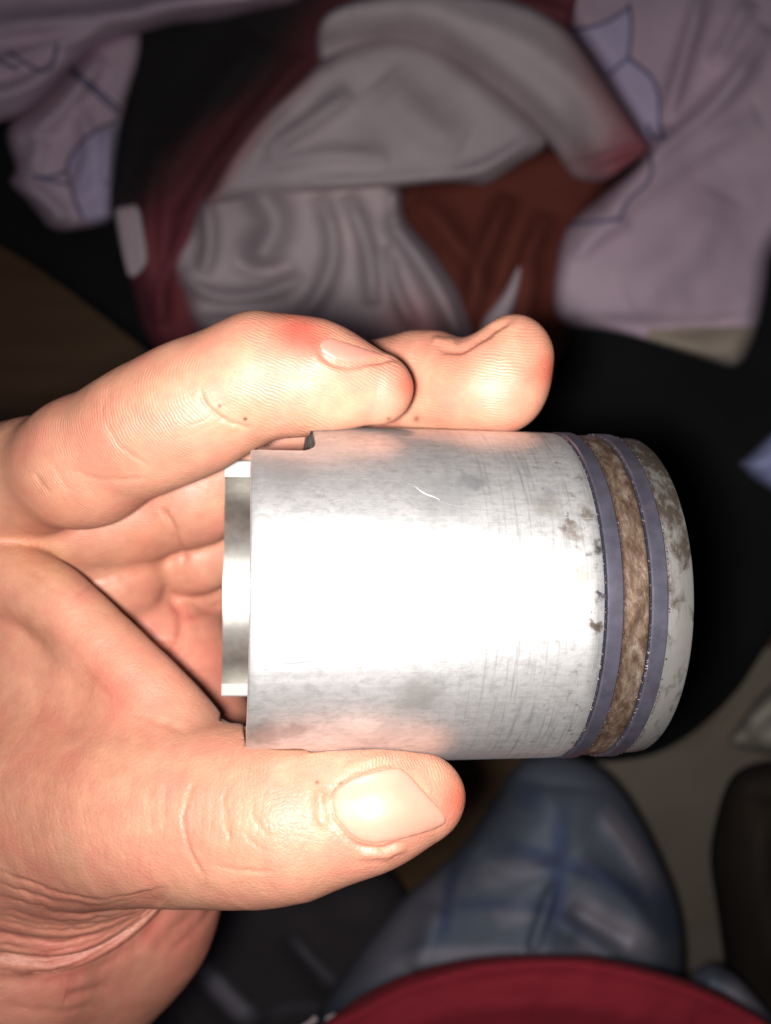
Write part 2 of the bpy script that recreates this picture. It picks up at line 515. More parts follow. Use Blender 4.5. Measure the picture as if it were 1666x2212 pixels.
def build_clothes():
    # black blanket below everything
    o, hf = cloth('black_blanket', [(-120, 330), (-120, 470), (30, 545), (180, 650), (330, 770), (520, 900), (800, 1100), (1050, 1400),
                                    (1180, 1600), (1260, 1650), (1400, 1640), (1500, 1585), (1590, 1500), (1640, 1420), (1700, 1330),
                                    (1800, 1200), (1800, 300), (900, 100), (200, 150)],
                  655, [([(1100, 900), (1500, 1300)], 60, 10), ([(1350, 850), (1600, 1250)], 50, 8)], noise=6, seed=3, mats=M['black'], rim=40, rim_h=14, step=22, drop=70)
    tag(o, 'black blanket spread on the floor under the clothes pile', 'blanket')
    # rust red cloth in the middle
    o, hf = cloth('red_cloth', [(840, 380), (1040, 380), (1180, 300), (1420, 290), (1260, 470), (1235, 560), (1235, 690), (1215, 790), (1080, 830), (980, 760), (930, 560), (860, 500)],
                  600, [([(900, 430), (990, 520), (1060, 660)], 28, 12), ([(1100, 420), (1040, 560), (1010, 700)], 24, 16), ([(1180, 460), (1120, 600), (1060, 760)], 22, 14), ([(1160, 560), (1130, 700), (1120, 780)], 20, 12)],
                  noise=5, seed=5, mats=M['redbrown'])
    tag(o, 'crumpled rust red cloth lying between the grey sheet and the right white cloth', 'cloth')
    o, hf = cloth('tucked_cloth', [(1040, 690), (1085, 640), (1118, 575), (1128, 575), (1120, 640), (1085, 720), (1060, 760), (1030, 740)], 578, noise=1, seed=4, mats=M['greywhite'], rim=14, rim_h=8, step=7)
    tag(o, 'narrow pale strip of cloth poking out over the rust red cloth behind the fingertip', 'cloth')
    # black and dark red garment at the left
    def redness(u, v):
        # dark red panel along the right and lower side of the black cloth
        line = np.interp(v, [0, 90, 180, 300, 380, 450, 600, 760], [700, 650, 560, 430, 350, 300, 260, 240])
        return 1 / (1 + math.exp(-(u - line + 14 * math.sin(v / 37)) / 22)) * min(1, 0.55 + max(0, v - 380) / 300)
    M['garment'] = mat_blend('black_to_dark_red_fabric', (0.010, 0.009, 0.011), (0.016, 0.014, 0.016), (0.20, 0.036, 0.045), (0.30, 0.07, 0.09))
    o, hf = cloth('dark_garment', [(300, 30), (420, 0), (640, -60), (900, -60), (860, 40), (760, 110), (690, 170), (620, 250), (560, 330), (500, 420), (440, 520), (440, 640), (470, 720), (400, 800), (320, 750), (288, 640), (266, 560), (246, 470), (222, 440), (240, 330), (262, 230), (268, 120)],
                  588, [([(340, 300), (320, 450), (330, 640), (360, 740)], 26, 12), ([(560, 80), (430, 260), (350, 420)], 40, 12), ([(660, 120), (520, 290), (420, 430), (370, 560)], 22, 12), ([(420, 480), (350, 600), (350, 700)], 16, 10)],
                  noise=5, seed=6, mats=M['garment'], blend=redness, step=7)
    g = o
    tag(o, 'black garment with a dark red panel and white stripe left of the grey sheet', 'garment')
    st, sf = cloth('white_stripe', [(246, 450), (272, 444), (301, 440), (312, 500), (322, 560), (309, 584), (280, 606), (264, 550), (252, 490)], 570,
                  [([(274, 440), (292, 590)], 5, -5, 1), ([(258, 450), (278, 600)], 6, 2, 1)], mats=M['greywhite'], noise=0.5, rim=9, rim_h=4, step=5, parent=g, drop=16, nsm=1)
    # white printed cloth, left
    o, hf = cloth('white_cloth', [(-140, -80), (700, -90), (660, 5), (560, 22), (470, 46), (380, 50), (300, 74), (225, 92), (160, 140), (110, 200), (50, 250), (-20, 270), (-140, 290)],
                  560, [([(-40, 60), (200, 40), (420, 10), (640, -20)], 26, 14), ([(-40, 150), (90, 110), (230, 60)], 18, 9), ([(-60, 220), (60, 190), (150, 120)], 20, 10), ([(300, 0), (520, -10), (660, -40)], 20, 10)],
                  noise=5, seed=11, mats=M['white'])
    tag(o, 'white cloth with thin navy lines across the upper left corner of the pile', 'cloth')
    for ln in ([(20, 113), (60, 140), (102, 159), (118, 130), (124, 95)], [(-10, 128), (40, 150)]):
        seam('seam_line', ln, hf, M['seam'], o)
    o, hf = cloth('white_cloth', [(215, 70), (300, 52), (318, 90), (300, 160), (275, 230), (258, 320), (250, 440), (246, 480), (180, 496), (112, 502), (80, 460), (58, 432), (14, 392), (40, 370), (10, 300), (22, 260), (60, 235), (110, 190), (170, 120)],
                  585, [([(60, 300), (140, 230), (220, 120)], 24, 14), ([(170, 230), (200, 320), (170, 420)], 20, 9), ([(40, 395), (110, 440), (140, 480)], 18, 9), ([(90, 300), (70, 370)], 22, 8), ([(235, 270), (230, 400)], 18, 9)],
                  noise=4, seed=13, mats=[M['white'], M['panel']], facemat=lambda u, v: 1 if poly_in(u, v, [(149, 345), (200, 290), (262, 262), (262, 500), (185, 480)]) else 0, step=7)
    tag(o, 'white cloth with navy seams and pale blue panel, hanging left of the black garment', 'cloth')
    for ln in ([(138, 143), (200, 196), (256, 246)], [(146, 138), (205, 188), (258, 234)], [(251, 261), (195, 287), (149, 338), (143, 379)], [(143, 370), (110, 385), (67, 379)], [(149, 379), (160, 430), (179, 471)], [(67, 379), (110, 392), (149, 397)]):
        seam('seam_line', ln, hf, M['seam'], o)
    # grey white crumpled sheet in the middle: one sheet in three lapped folds -> its own mesh parts
    M['sheet'] = mat_blend('grey_white_sheet', (0.49, 0.41, 0.44), (0.68, 0.58, 0.60), (0.36, 0.10, 0.12), (0.48, 0.18, 0.20), 9)
    sh = empty('grey_sheet', P(760, 420, 600))
    tag(sh, 'crumpled grey white sheet with deep folds in the middle of the pile', 'sheet')
    cloth('lower_fold', [(520, 300), (700, 330), (868, 380), (872, 470), (900, 500), (940, 545), (985, 610), (1010, 670), (1030, 740), (1000, 800), (760, 800), (560, 780), (440, 730), (405, 690), (395, 640), (372, 590), (362, 545), (385, 500), (420, 450), (460, 380)],
          572, [([(440, 420), (458, 520), (436, 600)], 20, 15), ([(390, 590), (460, 645), (560, 640), (660, 600)], 18, 13), ([(570, 430), (602, 480), (570, 540)], 40, 22, 1), ([(690, 420), (728, 520), (704, 620), (640, 700)], 22, 16),
                ([(750, 420), (800, 540), (806, 660)], 22, 16), ([(860, 495), (915, 570), (965, 660), (1010, 760)], 28, 20, 1), ([(838, 530), (850, 620), (895, 710)], 17, 12), ([(420, 700), (520, 690), (640, 715)], 18, 12), ([(850, 410), (852, 480)], 14, 9),
                ([(500, 560), (560, 590), (640, 570)], 15, -8)],
          noise=4, seed=21, mats=M['sheet'], step=6, parent=sh,
          blend=lambda u, v: 0.75 * math.exp(-((u - 900) / 90) ** 2 - ((v - 710) / 70) ** 2) + 0.6 * math.exp(-((u - 400) / 30) ** 2 - ((v - 690) / 60) ** 2))
    cloth('middle_fold', [(560, 240), (640, 185), (720, 100), (900, 60), (1060, 180), (1190, 290), (1176, 326), (1120, 356), (1052, 404), (1018, 398), (960, 392), (870, 404), (760, 410), (640, 420), (560, 425), (470, 440), (430, 450), (470, 380), (520, 300)],
          550, [([(690, 130), (600, 230), (520, 310), (450, 400)], 24, 15), ([(760, 200), (660, 270), (570, 330)], 22, 11), ([(1150, 300), (1020, 380), (860, 392), (660, 400)], 15, 9), ([(820, 170), (900, 260), (1000, 320)], 45, 10), ([(560, 360), (700, 330), (840, 340)], 20, 7)],
          tilt=(-1.2, 0), noise=4, seed=23, mats=M['sheet'], step=7, parent=sh, blend=lambda u, v: (0.55 + 0.35 * math.sin(u / 23 + v / 31)) * math.exp(-(max(0, u - np.interp(v, [60, 185, 240, 300, 380, 450], [720, 640, 560, 520, 470, 430])) / 38) ** 2))
    cloth('upper_fold', [(690, 150), (680, 80), (700, 30), (760, 0), (900, -30), (1100, -10), (1220, 50), (1270, 120), (1330, 205), (1380, 280), (1412, 318), (1370, 350), (1318, 388), (1262, 396), (1225, 375), (1196, 320), (1120, 240), (1040, 180), (960, 130), (880, 110), (780, 120)],
          536, [([(690, 120), (800, 112), (900, 108), (1040, 182), (1130, 250), (1200, 325), (1240, 392)], 62, -30, 1), ([(760, 30), (900, 20), (1100, 70), (1240, 170), (1340, 290)], 40, 7), ([(960, 60), (1100, 150), (1230, 280)], 26, 5), ([(1215, 366), (1300, 345), (1390, 312)], 10, -6, 1)],
          noise=4, seed=25, mats=M['sheet'], step=7, parent=sh, rim=24, rim_h=12,
          blend=lambda u, v: 0.85 / (1 + math.exp(-(u - (1240 + (v - 100) * 0.40)) / 22)) + 0.7 * math.exp(-((u - 1310) / 90) ** 2 - ((v - 360) / 50) ** 2))
    o, hf = cloth('red_cloth', [(880, -90), (1300, -90), (1262, 20), (1232, 75), (1180, 62), (1080, 30), (980, 15), (900, 10)], 566, [([(900, -20), (1080, -10), (1240, 40)], 18, 8)], noise=3, seed=27, mats=M['darkred'], step=8)
    tag(o, 'dark red cloth just showing at the top edge behind the grey sheet', 'cloth')
    # right hand printed cloth
    o, hf = cloth('white_cloth', [(1195, -70), (1800, -70), (1800, 420), (1668, 520), (1655, 640), (1640, 700), (1632, 730), (1606, 786), (1578, 796), (1530, 780), (1440, 750), (1330, 715), (1222, 708), (1190, 668), (1196, 600), (1205, 540), (1222, 485), (1290, 430), (1400, 338), (1380, 290), (1330, 205), (1270, 110), (1225, 50)],
                  570, [([(1660, 60), (1560, 220), (1440, 310), (1300, 430)], 26, 15), ([(1520, -20), (1480, 120), (1440, 260)], 20, 12), ([(1640, 250), (1520, 310), (1400, 400), (1240, 520)], 30, 10), ([(1620, 0), (1540, 150)], 22, 10),
                        ([(1220, 700), (1330, 700), (1470, 712), (1640, 690)], 22, -9), ([(1250, 690), (1420, 740), (1570, 775)], 14, 6), ([(1560, 420), (1480, 560), (1350, 640)], 50, 8), ([(1240, 560), (1300, 500), (1360, 480)], 18, 7)],
                  noise=5, seed=31, mats=[M['white'], M['panel'], M['beige']], step=8,
                  facemat=lambda u, v: 1 if poly_in(u, v, [(1237, 64), (1299, 54), (1358, 18), (1365, 56), (1358, 126), (1424, 177), (1424, 272), (1400, 330), (1330, 205)]) else (2 if v > 705 + (1640 - u) * 0.02 and u > 1400 else 0))
    tag(o, 'white cloth with thin navy seams and beige hem at the right of the pile', 'cloth')
    for ln in ([(1232, 64), (1299, 56), (1358, 18)], [(1358, 8), (1366, 56), (1358, 124)], [(1358, 124), (1317, 159)], [(1358, 126), (1424, 177), (1424, 272), (1437, 303)], [(1398, 268), (1412, 300), (1440, 300)], [(1406, 330), (1410, 390), (1355, 431), (1340, 472)], [(1340, 472), (1290, 480), (1230, 485)]):
        seam('seam_line', ln, hf, M['seam'], o)
    # pale blue corner at the right edge
    M['blue'] = mat_simple('pale_blue_cotton', (0.36, 0.40, 0.72), 0.8, 0, (0.46, 0.50, 0.80), 14, 0.2, 700)
    o, hf = cloth('blue_cloth', [(1590, 1010), (1625, 975), (1700, 905), (1800, 880), (1800, 1120), (1700, 1080)], 570, [([(1610, 1010), (1700, 985), (1780, 980)], 20, 5)], noise=2, seed=41, mats=M['blue'], step=8, nsm=1)
    tag(o, 'pale blue cloth corner on the black blanket at the right edge', 'cloth')
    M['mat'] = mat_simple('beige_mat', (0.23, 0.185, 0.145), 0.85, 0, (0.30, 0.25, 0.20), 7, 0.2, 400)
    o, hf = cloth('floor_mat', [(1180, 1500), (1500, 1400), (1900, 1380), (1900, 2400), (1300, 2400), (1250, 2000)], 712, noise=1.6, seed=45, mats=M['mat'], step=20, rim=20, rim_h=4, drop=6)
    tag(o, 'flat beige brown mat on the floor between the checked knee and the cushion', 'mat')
    # glare on the floor lower right, modelled as an added pale sheet
    M['floor_glare'] = mat_simple('pale_floor_glare', (0.42, 0.38, 0.30), 0.8, 0, (0.6, 0.56, 0.46), 10, 0.2, 500)
    o, hf = cloth('glare_patch', [(1560, 1610), (1600, 1560), (1640, 1500), (1690, 1460), (1800, 1440), (1800, 1640), (1700, 1640), (1640, 1625)], 660, [([(1600, 1570), (1660, 1530), (1720, 1480)], 34, 20), ([(1640, 1610), (1700, 1590)], 20, 8)], noise=3, seed=43, mats=M['floor_glare'], step=8, rim=60, rim_h=30)
    tag(o, 'added pale patch standing for glare on the floor beside the black blanket at the right edge', 'floor_glare')

def poly_in(u, v, poly):
    ins = False
    for (x1, y1), (x2, y2) in zip(poly, poly[1:] + poly[:1]):
        if (y1 > v) != (y2 > v) and u < (x2 - x1) * (v - y1) / (y2 - y1) + x1: ins = not ins
    return ins
build_clothes()

# ------------------------------------------------------------------ things low in the frame
def build_low_things():
    # dark cushion at the right
    M['brown'] = mat_simple('dark_brown_fabric', (0.016, 0.010, 0.006), 0.85, 0, (0.026, 0.017, 0.010), 14, 0.2, 400)
    o, hf = cloth('dark_cushion', [(1548, 1960), (1530, 1850), (1545, 1770), (1565, 1700), (1590, 1665), (1630, 1648), (1700, 1640), (1800, 1650), (1800, 2300), (1640, 2300), (1580, 2200)],
                  520, [([(1660, 1720), (1640, 1900), (1700, 2150)], 60, 20)], noise=4, seed=51, mats=M['brown'], rim=70, rim_h=40, step=12, drop=150)
    tag(o, 'dark brown cushion standing at the right edge beside the checked trousers', 'cushion')
build_low_things()

# ------------------------------------------------------------------ piston
def build_piston():
    root = empty('piston', PP(30, 0, 0))
    tag(root, 'worn aluminium engine piston with two rings held between thumb and fingers', 'piston')
    R, RI = 27.0, 23.4
    HA = math.radians(54.4)
    def s_start(phi):
        a = abs((phi + math.pi) % (2 * math.pi) - math.pi)      # 0 front .. pi rear
        if a <= HA - (0.035 if phi < 0 else 0): return 0.0
        if a >= math.pi - HA + (0.11 if phi < 0 else 0): return -3.8
        # cut-away flanks with filleted corners
        e = min(a - HA + (0.035 if (phi < 0 and a < math.pi / 2) else 0), (math.pi - HA) + (0.11 if phi < 0 else 0) - a) * R                  # mm from the panel edge
        lim = 9.6
        rad = 3.0
        base = 0.0 if a < math.pi / 2 else -3.8
        if e < 0.15: return base + (lim - rad - base) * (e / 0.15)
        if e < rad: return lim - rad + math.sqrt(max(rad * rad - (rad - e) ** 2, 0))
        return lim
    angs = set(np.linspace(-math.pi, math.pi, 241)[:-1])
    for s in (1, -1):
        for c in (HA, math.pi - HA):
            dirn = 1 if c < math.pi / 2 else -1
            for e in (0, 0.04, 0.08, 0.15, 0.3, 0.6, 1.0, 1.5, 2.0, 2.5, 3.0):
                angs.add(s * (c + dirn * e / R - (0.035 if (s < 0 and dirn > 0) else 0) + (0.11 if (s < 0 and dirn < 0) else 0)))
    angs = np.array(sorted(angs))
    na = len(angs)
    # outer skin
    verts, faces, cyl, mi = [], [], [], []
    NS = 26
    def add(s, r, phi):
        verts.append(PP(s, r, phi)); cyl.append((s, phi * R, 0)); return len(verts) - 1
    out = []
    ch = 0.25
    for phi in angs:
        s0 = s_start(phi); col = []
        col.append(add(s0, R - ch, phi))
        col.append(add(s0 + ch, R, phi))
        for k in range(1, NS + 1):
            col.append(add(s0 + ch + (49.7 - s0 - ch) * k / NS, R, phi))
        col.append(add(50.0, R - 0.25, phi)); col.append(add(50.0, 25.0, phi))
        out.append(col)
    inn = []
    for phi in angs:
        s0 = s_start(phi); col = []
        col.append(add(s0, RI, phi))
        for k in range(1, 9):
            col.append(add(s0 + (55 - s0) * k / 8, RI, phi))
        inn.append(col)
    c_in = add(57, 0, 0)
    # rim needs own verts so it shades flat
    ro = [add(s_start(p), R - ch, p) for p in angs]
    ri = [add(s_start(p), RI, p) for p in angs]
    for i in range(na):
        j = (i + 1) % na
        for k in range(len(out[i]) - 1):
            faces.append((out[i][k], out[i][k + 1], out[j][k + 1], out[j][k])); mi.append(0)
        for k in range(len(inn[i]) - 1):
            faces.append((inn[i][k], inn[j][k], inn[j][k + 1], inn[i][k + 1])); mi.append(2)
        faces.append((inn[i][-1], inn[j][-1], c_in)); mi.append(2)
        faces.append((ro[i], ro[j], ri[j], ri[i])); mi.append(1 if max(s_start(angs[i]), s_start(angs[j])) < 3 else 3)
    me = mesh_from('skirt', verts, faces)
    at = me.attributes.new('cyl', 'FLOAT_VECTOR', 'POINT')
    at.data.foreach_set('vector', np.array(cyl, np.float32).ravel())
    o = link('skirt', me, [M['piston'], M['rim'], M['inner'], M['cast']], root)
    for pl, k in zip(me.polygons, mi):
        pl.material_index = k
        if k == 1: pl.use_smooth = False
    try: me.set_sharp_from_angle(angle=math.radians(50))
    except Exception: pass

    def revolve(name, prof, mat, n=220, jitter=0.0, phase=(None, None)):
        verts, faces, cyl = [], [], []
        k = len(prof)
        for i in range(n):
            phi = -math.pi + 2 * math.pi * i / n
            for (s, r) in prof:
                jj = jitter * (random.random() - 0.5)
                verts.append(PP(s + jj, r + (jj if r > 24 else 0), phi)); cyl.append((s, phi * R, r))
        for i in range(n):
            j = (i + 1) % n
            for q in range(k - 1):
                faces.append((i * k + q, i * k + q + 1, j * k + q + 1, j * k + q))
        me = mesh_from(name, verts, faces)
        at = me.attributes.new('cyl', 'FLOAT_VECTOR', 'POINT')
        at.data.foreach_set('vector', np.array(cyl, np.float32).ravel())
        o = link(name, me, mat, root)
        try: me.set_sharp_from_angle(angle=math.radians(40))
        except Exception: pass
        return o
    revolve('groove', [(49.95, 25.05), (53.1, 25.05)], M['carbon'])
    revolve('groove', [(56.8, 25.0), (59.9, 25.0)], M['carbon'])
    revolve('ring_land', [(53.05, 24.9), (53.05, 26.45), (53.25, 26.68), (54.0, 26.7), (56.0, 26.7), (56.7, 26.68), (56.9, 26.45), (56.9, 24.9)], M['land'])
    revolve('top_land', [(59.8, 24.9), (59.8, 26.2), (60.0, 26.45), (61.0, 26.47), (63.45, 26.45), (63.8, 26.2), (63.95, 25.4)], M['land2'])
    revolve('crown', [(63.95, 25.4), (64.3, 23), (64.9, 18), (65.4, 10), (65.6, 0.01)], M['carbon'])
    for s0, s1, rr in ((50.42, 52.82, 27.12), (57.12, 59.58, 27.02)):
        revolve('piston_ring', [(s0, 24.9), (s0, rr - .22), (s0 + .2, rr), (s1 - .2, rr), (s1, rr - .22), (s1, 24.9)], M['ring'])
    # long scratches in the skirt
    def scratch(a, b, wd, mat, n=14):
        vs, fs = [], []
        for i in range(n + 1):
            t = i / n
            sa, ar = pix_to_cyl(a[0] + (b[0] - a[0]) * t, a[1] + (b[1] - a[1]) * t + 3 * math.sin(t * 5))
            hw = wd * (0.15 + math.sin(math.pi * t)) / 2
            vs += [PP(sa + hw * 0.6, 27.012, (ar + hw) / 27.0), PP(sa, 27.03, ar / 27.0), PP(sa - hw * 0.6, 27.012, (ar - hw) / 27.0)]
        for i in range(n):
            for k in (0, 1): fs.append((i * 3 + k, i * 3 + k + 1, i * 3 + k + 4, i * 3 + k + 3))
        me = mesh_from('scratch', vs, fs)
        link('scratch', me, mat, root)
    M['scr_l'] = mat_simple('bright_scratch', (0.45, 0.44, 0.43), 0.5, 0.3)
    M['scr_d'] = mat_simple('dark_scratch', (0.20, 0.20, 0.205), 0.5, 0.4)
    scratch((896, 1050), (950, 1083), 0.18, M['scr_l'])
    scratch((860, 1028), (905, 1056), 0.14, M['scr_d'])
    scratch((948, 1082), (1056, 1102), 0.16, M['scr_d'])
    scratch((1120, 1108), (1285, 1124), 0.16, M['scr_d'])
    scratch((560, 1432), (720, 1428), 0.20, M['scr_d'])
    scratch((700, 1020), (770, 1010), 0.16, M['scr_d'])
    # burrs and oily grit caught along the ring edges
    gv, gf = [], []
    for s0 in (50.1, 53.0, 56.95, 59.75):
        for _ in range(150):
            phi = random.uniform(-1.6, 1.6); r0 = 26.75; sz = random.uniform(0.05, 0.17)
            b = PP(s0 + random.gauss(0, 0.06), r0 + 0.1, phi); k = len(gv)
            for dx, dy, dz in ((1, 0, 0), (-1, 0, 0), (0, 1, 0), (0, -1, 0), (0, 0, 1), (0, 0, -1)):
                gv.append(b + Vector((dx, dy, dz)) * sz * 0.001 * random.uniform(0.6, 1.4))
            for f in ((0, 2, 4), (2, 1, 4), (1, 3, 4), (3, 0, 4), (2, 0, 5), (1, 2, 5), (3, 1, 5), (0, 3, 5)):
                gf.append(tuple(k + q for q in f))
    g = link('edge_grit', mesh_from('edge_grit', gv, gf), M['grit'], root, False)
    tag(g, kind='stuff')
def mat_land2():
    t = NT('sooty_top_land')
    at = t.attr('cyl')
    def mp(sx, sy):
        m = t.n('ShaderNodeMapping'); m.inputs['Scale'].default_value = (sx, sy, 1)
        t.l(at.outputs['Vector'], m.inputs[0]); return m.outputs[0]
    sep = t.n('ShaderNodeSeparateXYZ'); t.l(at.outputs['Vector'], sep.inputs[0])
    up = t.ramp(t.math('ADD', t.math('DIVIDE', sep.outputs[1], 80.0), 0.5), [(0.5, (0, 0, 0)), (0.78, (1, 1, 1))])
    a = t.noise(mp(0.6, 0.3), 1.0, 5, 0.7, 0.3)
    msk = t.ramp(t.math('ADD', a, t.math('MULTIPLY', up, 0.24)), [(0.52, (0, 0, 0)), (0.72, (1, 1, 1))])
    base = t.mix(t.noise(mp(0.3, 0.1), 1.0, 3), (0.145, 0.136, 0.128), (0.20, 0.19, 0.18))
    base = t.mix(t.math('MULTIPLY', msk, 0.9), base, (0.045, 0.032, 0.022))
    t.set('Base Color', base)
    t.set('Metallic', 0.6); t.set('Roughness', 0.45)
    t.set('Normal', t.bump(a, 0.3, 0.0002))
    return t.m
M['land2'] = mat_land2()
M['grit'] = mat_simple('bright_grit', (0.35, 0.30, 0.28), 0.25, 0.8, (0.03, 0.02, 0.02), 3000)
build_piston()

# ------------------------------------------------------------------ hand: one continuous surface from a distance field
class Part:
    def __init__(self, k): self.k = k; self.prims = []
    def chain(self, pts, smooth=0):
        for _ in range(smooth):
            p = np.array(pts, float)
            q = np.stack([p[:-1] * .75 + p[1:] * .25, p[:-1] * .25 + p[1:] * .75], 1).reshape(-1, 4)
            pts = [tuple(e) for e in np.vstack([p[:1], q, p[-1:]])]
        for a, b in zip(pts[:-1], pts[1:]):
            self.prims.append(('c', cam3(a), cam3(b), a[3] * a[2] / F, b[3] * b[2] / F))
        return self
    def ball(self, u, v, w, ru, rv=None, rw=None, rot=0.0):
        rv = rv or ru
        s = w / F
        rw = rw * s if rw else min(ru, rv) * s
        self.prims.append(('e', cam3((u, v, w)), np.array([ru * s, rv * s, rw]), math.radians(rot)))
        return self
def cam3(a):
    u, v, w = a[:3]
    return np.array([(u - 833) / F * w, -(v - 1106) / F * w, -w])
def smin(a, b, k):
    h = np.maximum(k - np.abs(a - b), 0) / k
    return np.minimum(a, b) - h * h * k * 0.25
def prim_d(p, x):
    if p[0] == 'c':
        _, a, b, ra, rb = p
        ba = b - a
        px = x - a.astype(x.dtype)
        t = np.clip((px @ ba.astype(x.dtype)) / (ba @ ba), 0, 1)
        q = px - t[:, None] * ba.astype(x.dtype)
        return np.sqrt((q * q).sum(1)) - (ra + (rb - ra) * t)
    _, c, r, rot = p
    q = x - c.astype(x.dtype)
    if rot:
        cs, sn = math.cos(rot), math.sin(rot)
        q = np.stack([q[:, 0] * cs + q[:, 1] * sn, -q[:, 0] * sn + q[:, 1] * cs, q[:, 2]], 1)
    k0 = np.sqrt(((q / r.astype(x.dtype)) ** 2).sum(1)); k1 = np.sqrt(((q / (r * r).astype(x.dtype)) ** 2).sum(1))
    return k0 * (k0 - 1) / np.maximum(k1, 1e-6)

HAND = []      # (part, k with what came before)
mass = Part(9.0)
mass.chain([(-190, 1150, 185, 190), (-160, 1400, 188, 230), (-120, 1700, 192, 270), (10, 2030, 195, 226), (-70, 2330, 206, 250), (-260, 2600, 235, 300)])
mass.chain([(330, 1440, 207, 186), (338, 1690, 210, 212), (240, 1960, 214, 208), (20, 2230, 212, 230), (-260, 2500, 235, 300)])
mass.chain([(-100, 1250, 208, 200), (230, 1340, 218, 160)])
HAND.append((mass, 1))
palmpad = Part(6.0)
palmpad.ball(240, 1236, 194, 118, 120, 105)
palmpad.ball(130, 1170, 195, 130, 100, 100)
palmpad.ball(10, 1165, 192, 120, 100, 100)
palmpad.ball(132, 1218, 184, 34, 62, 40, 12)
palmpad.ball(40, 1168, 182, 46, 90, 60, 38)
HAND.append((palmpad, 4.0))
pinky = Part(3.0).chain([(120, 1300, 222, 110), (430, 1258, 210, 70), (640, 1200, 222, 78), (820, 1130, 215, 70), (930, 1110, 208, 58)])
HAND.append((pinky, 3.0))
ring = Part(3.0).chain([(120, 1220, 208, 120), (430, 1195, 200, 80), (640, 1100, 206, 90), (800, 1010, 196, 84), (950, 985, 190, 72)])
HAND.append((ring, 2.5))
middle = Part(4.0).chain([(80, 1130, 184, 130), (250, 1105, 190, 122), (420, 1048, 190, 122), (640, 905, 190, 110), (800, 850, 183, 100), (895, 832, 178, 103), (945, 836, 176, 104), (1000, 842, 172, 86), (1060, 832, 169, 90)])
middle.chain([(1040, 838, 169, 82), (1110, 766, 169, 85)])
middle.ball(1098, 832, 168, 80, 92, 80)
HAND.append((middle, 1.6))
web = Part(7.0)
web.chain([(-60, 1400, 181, 90), (90, 1462, 174, 62), (225, 1550, 166, 40)])
web.chain([(-70, 1250, 184, 66), (58, 1306, 177, 50), (188, 1426, 169, 42), (312, 1532, 163, 32), (400, 1596, 160, 20)])
web.chain([(-10, 1222, 174, 20), (46, 1251, 173, 20), (96, 1277, 171, 20), (146, 1316, 169, 20), (219, 1383, 167, 20), (286, 1448, 165, 20), (352, 1512, 163, 18), (392, 1562, 164, 10)], 2)
HAND.append((web, 2.5))
strips = Part(1.8)
strips.chain([(-40, 1888, 169, 28), (100, 1944, 170, 23), (210, 1960, 172, 17), (300, 1944, 173, 12), (352, 1920, 174, 6)], 2)
strips.chain([(-40, 1942, 170, 25), (90, 1991, 171, 22), (200, 1997, 174, 17), (282, 1964, 176, 12), (354, 1922, 177, 6)], 2)
strips.chain([(-40, 2008, 172, 28), (100, 2040, 173, 23), (200, 2026, 176, 18), (288, 1976, 179, 12), (358, 1924, 180, 6)], 2)
strips.chain([(-40, 2066, 174, 21), (110, 2086, 176, 17), (216, 2052, 179, 12), (302, 1992, 182, 9), (364, 1926, 182, 5)], 2)
HAND.append((strips, 1.2))
thumb = Part(7.0).chain([(-120, 1730, 190, 260), (60, 1715, 181, 236), (200, 1724, 171, 208), (316, 1740, 162, 184), (440, 1754, 157, 168), (560, 1765, 153, 158), (650, 1762, 150, 142), (800, 1743, 147.5, 110), (915, 1722, 149.5, 90)])
HAND.append((thumb, 6.0))
index = Part(5.0).chain([(-160, 1130, 184, 176), (-50, 1068, 180, 138), (70, 1030, 174, 115), (195, 988, 164, 122), (310, 930, 159, 127), (420, 880, 157, 131), (560, 812, 155, 122), (680, 814, 154, 108), (815, 840, 154.5, 78)])
index.ball(175, 1014, 165, 132, 114, 112, 14)
HAND.append((index, 2.0))

def piston_cut(x):
    q = x - PX0.astype(x.dtype)
    s = q @ AX.astype(x.dtype)
    rad = np.sqrt(np.maximum((q * q).sum(1) - s * s, 0))
    z = q @ AZ.astype(x.dtype)
    panel = np.maximum(np.maximum(rad - 27.03, np.where(z > 0, -0.1, -3.9) - s), np.maximum(np.abs(q @ AY.astype(x.dtype)) - 22.2, 20.0 - rad))
    return np.minimum(np.maximum(rad - 27.03, 9.4 - s), panel)

def prim_ball(p):
    if p[0] == 'c':
        return (p[1] + p[2]) / 2, np.linalg.norm(p[1] - p[2]) / 2 + max(p[3], p[4])
    return p[1], p[2].max()

def hand_chunk(x):
    lo, hi = x.min(0), x.max(0)
    d = None
    for part, k in HAND:
        g = None
        for p in part.prims:
            c, r = prim_ball(p)
            gap = np.linalg.norm(np.maximum(np.maximum(lo - c, c - hi), 0)) - r
            if gap > 13: continue                 # too far from these points to matter
            e = prim_d(p, x)
            g = e if g is None else smin(g, e, part.k)
        if g is None: continue
        d = g if d is None else smin(d, g, k)
    if d is None: return np.full(len(x), 13.0, x.dtype)
    return np.maximum(d, -piston_cut(x))

def hand_d(x, n=6000):
    return np.concatenate([hand_chunk(x[i:i + n]) for i in range(0, len(x), n)])

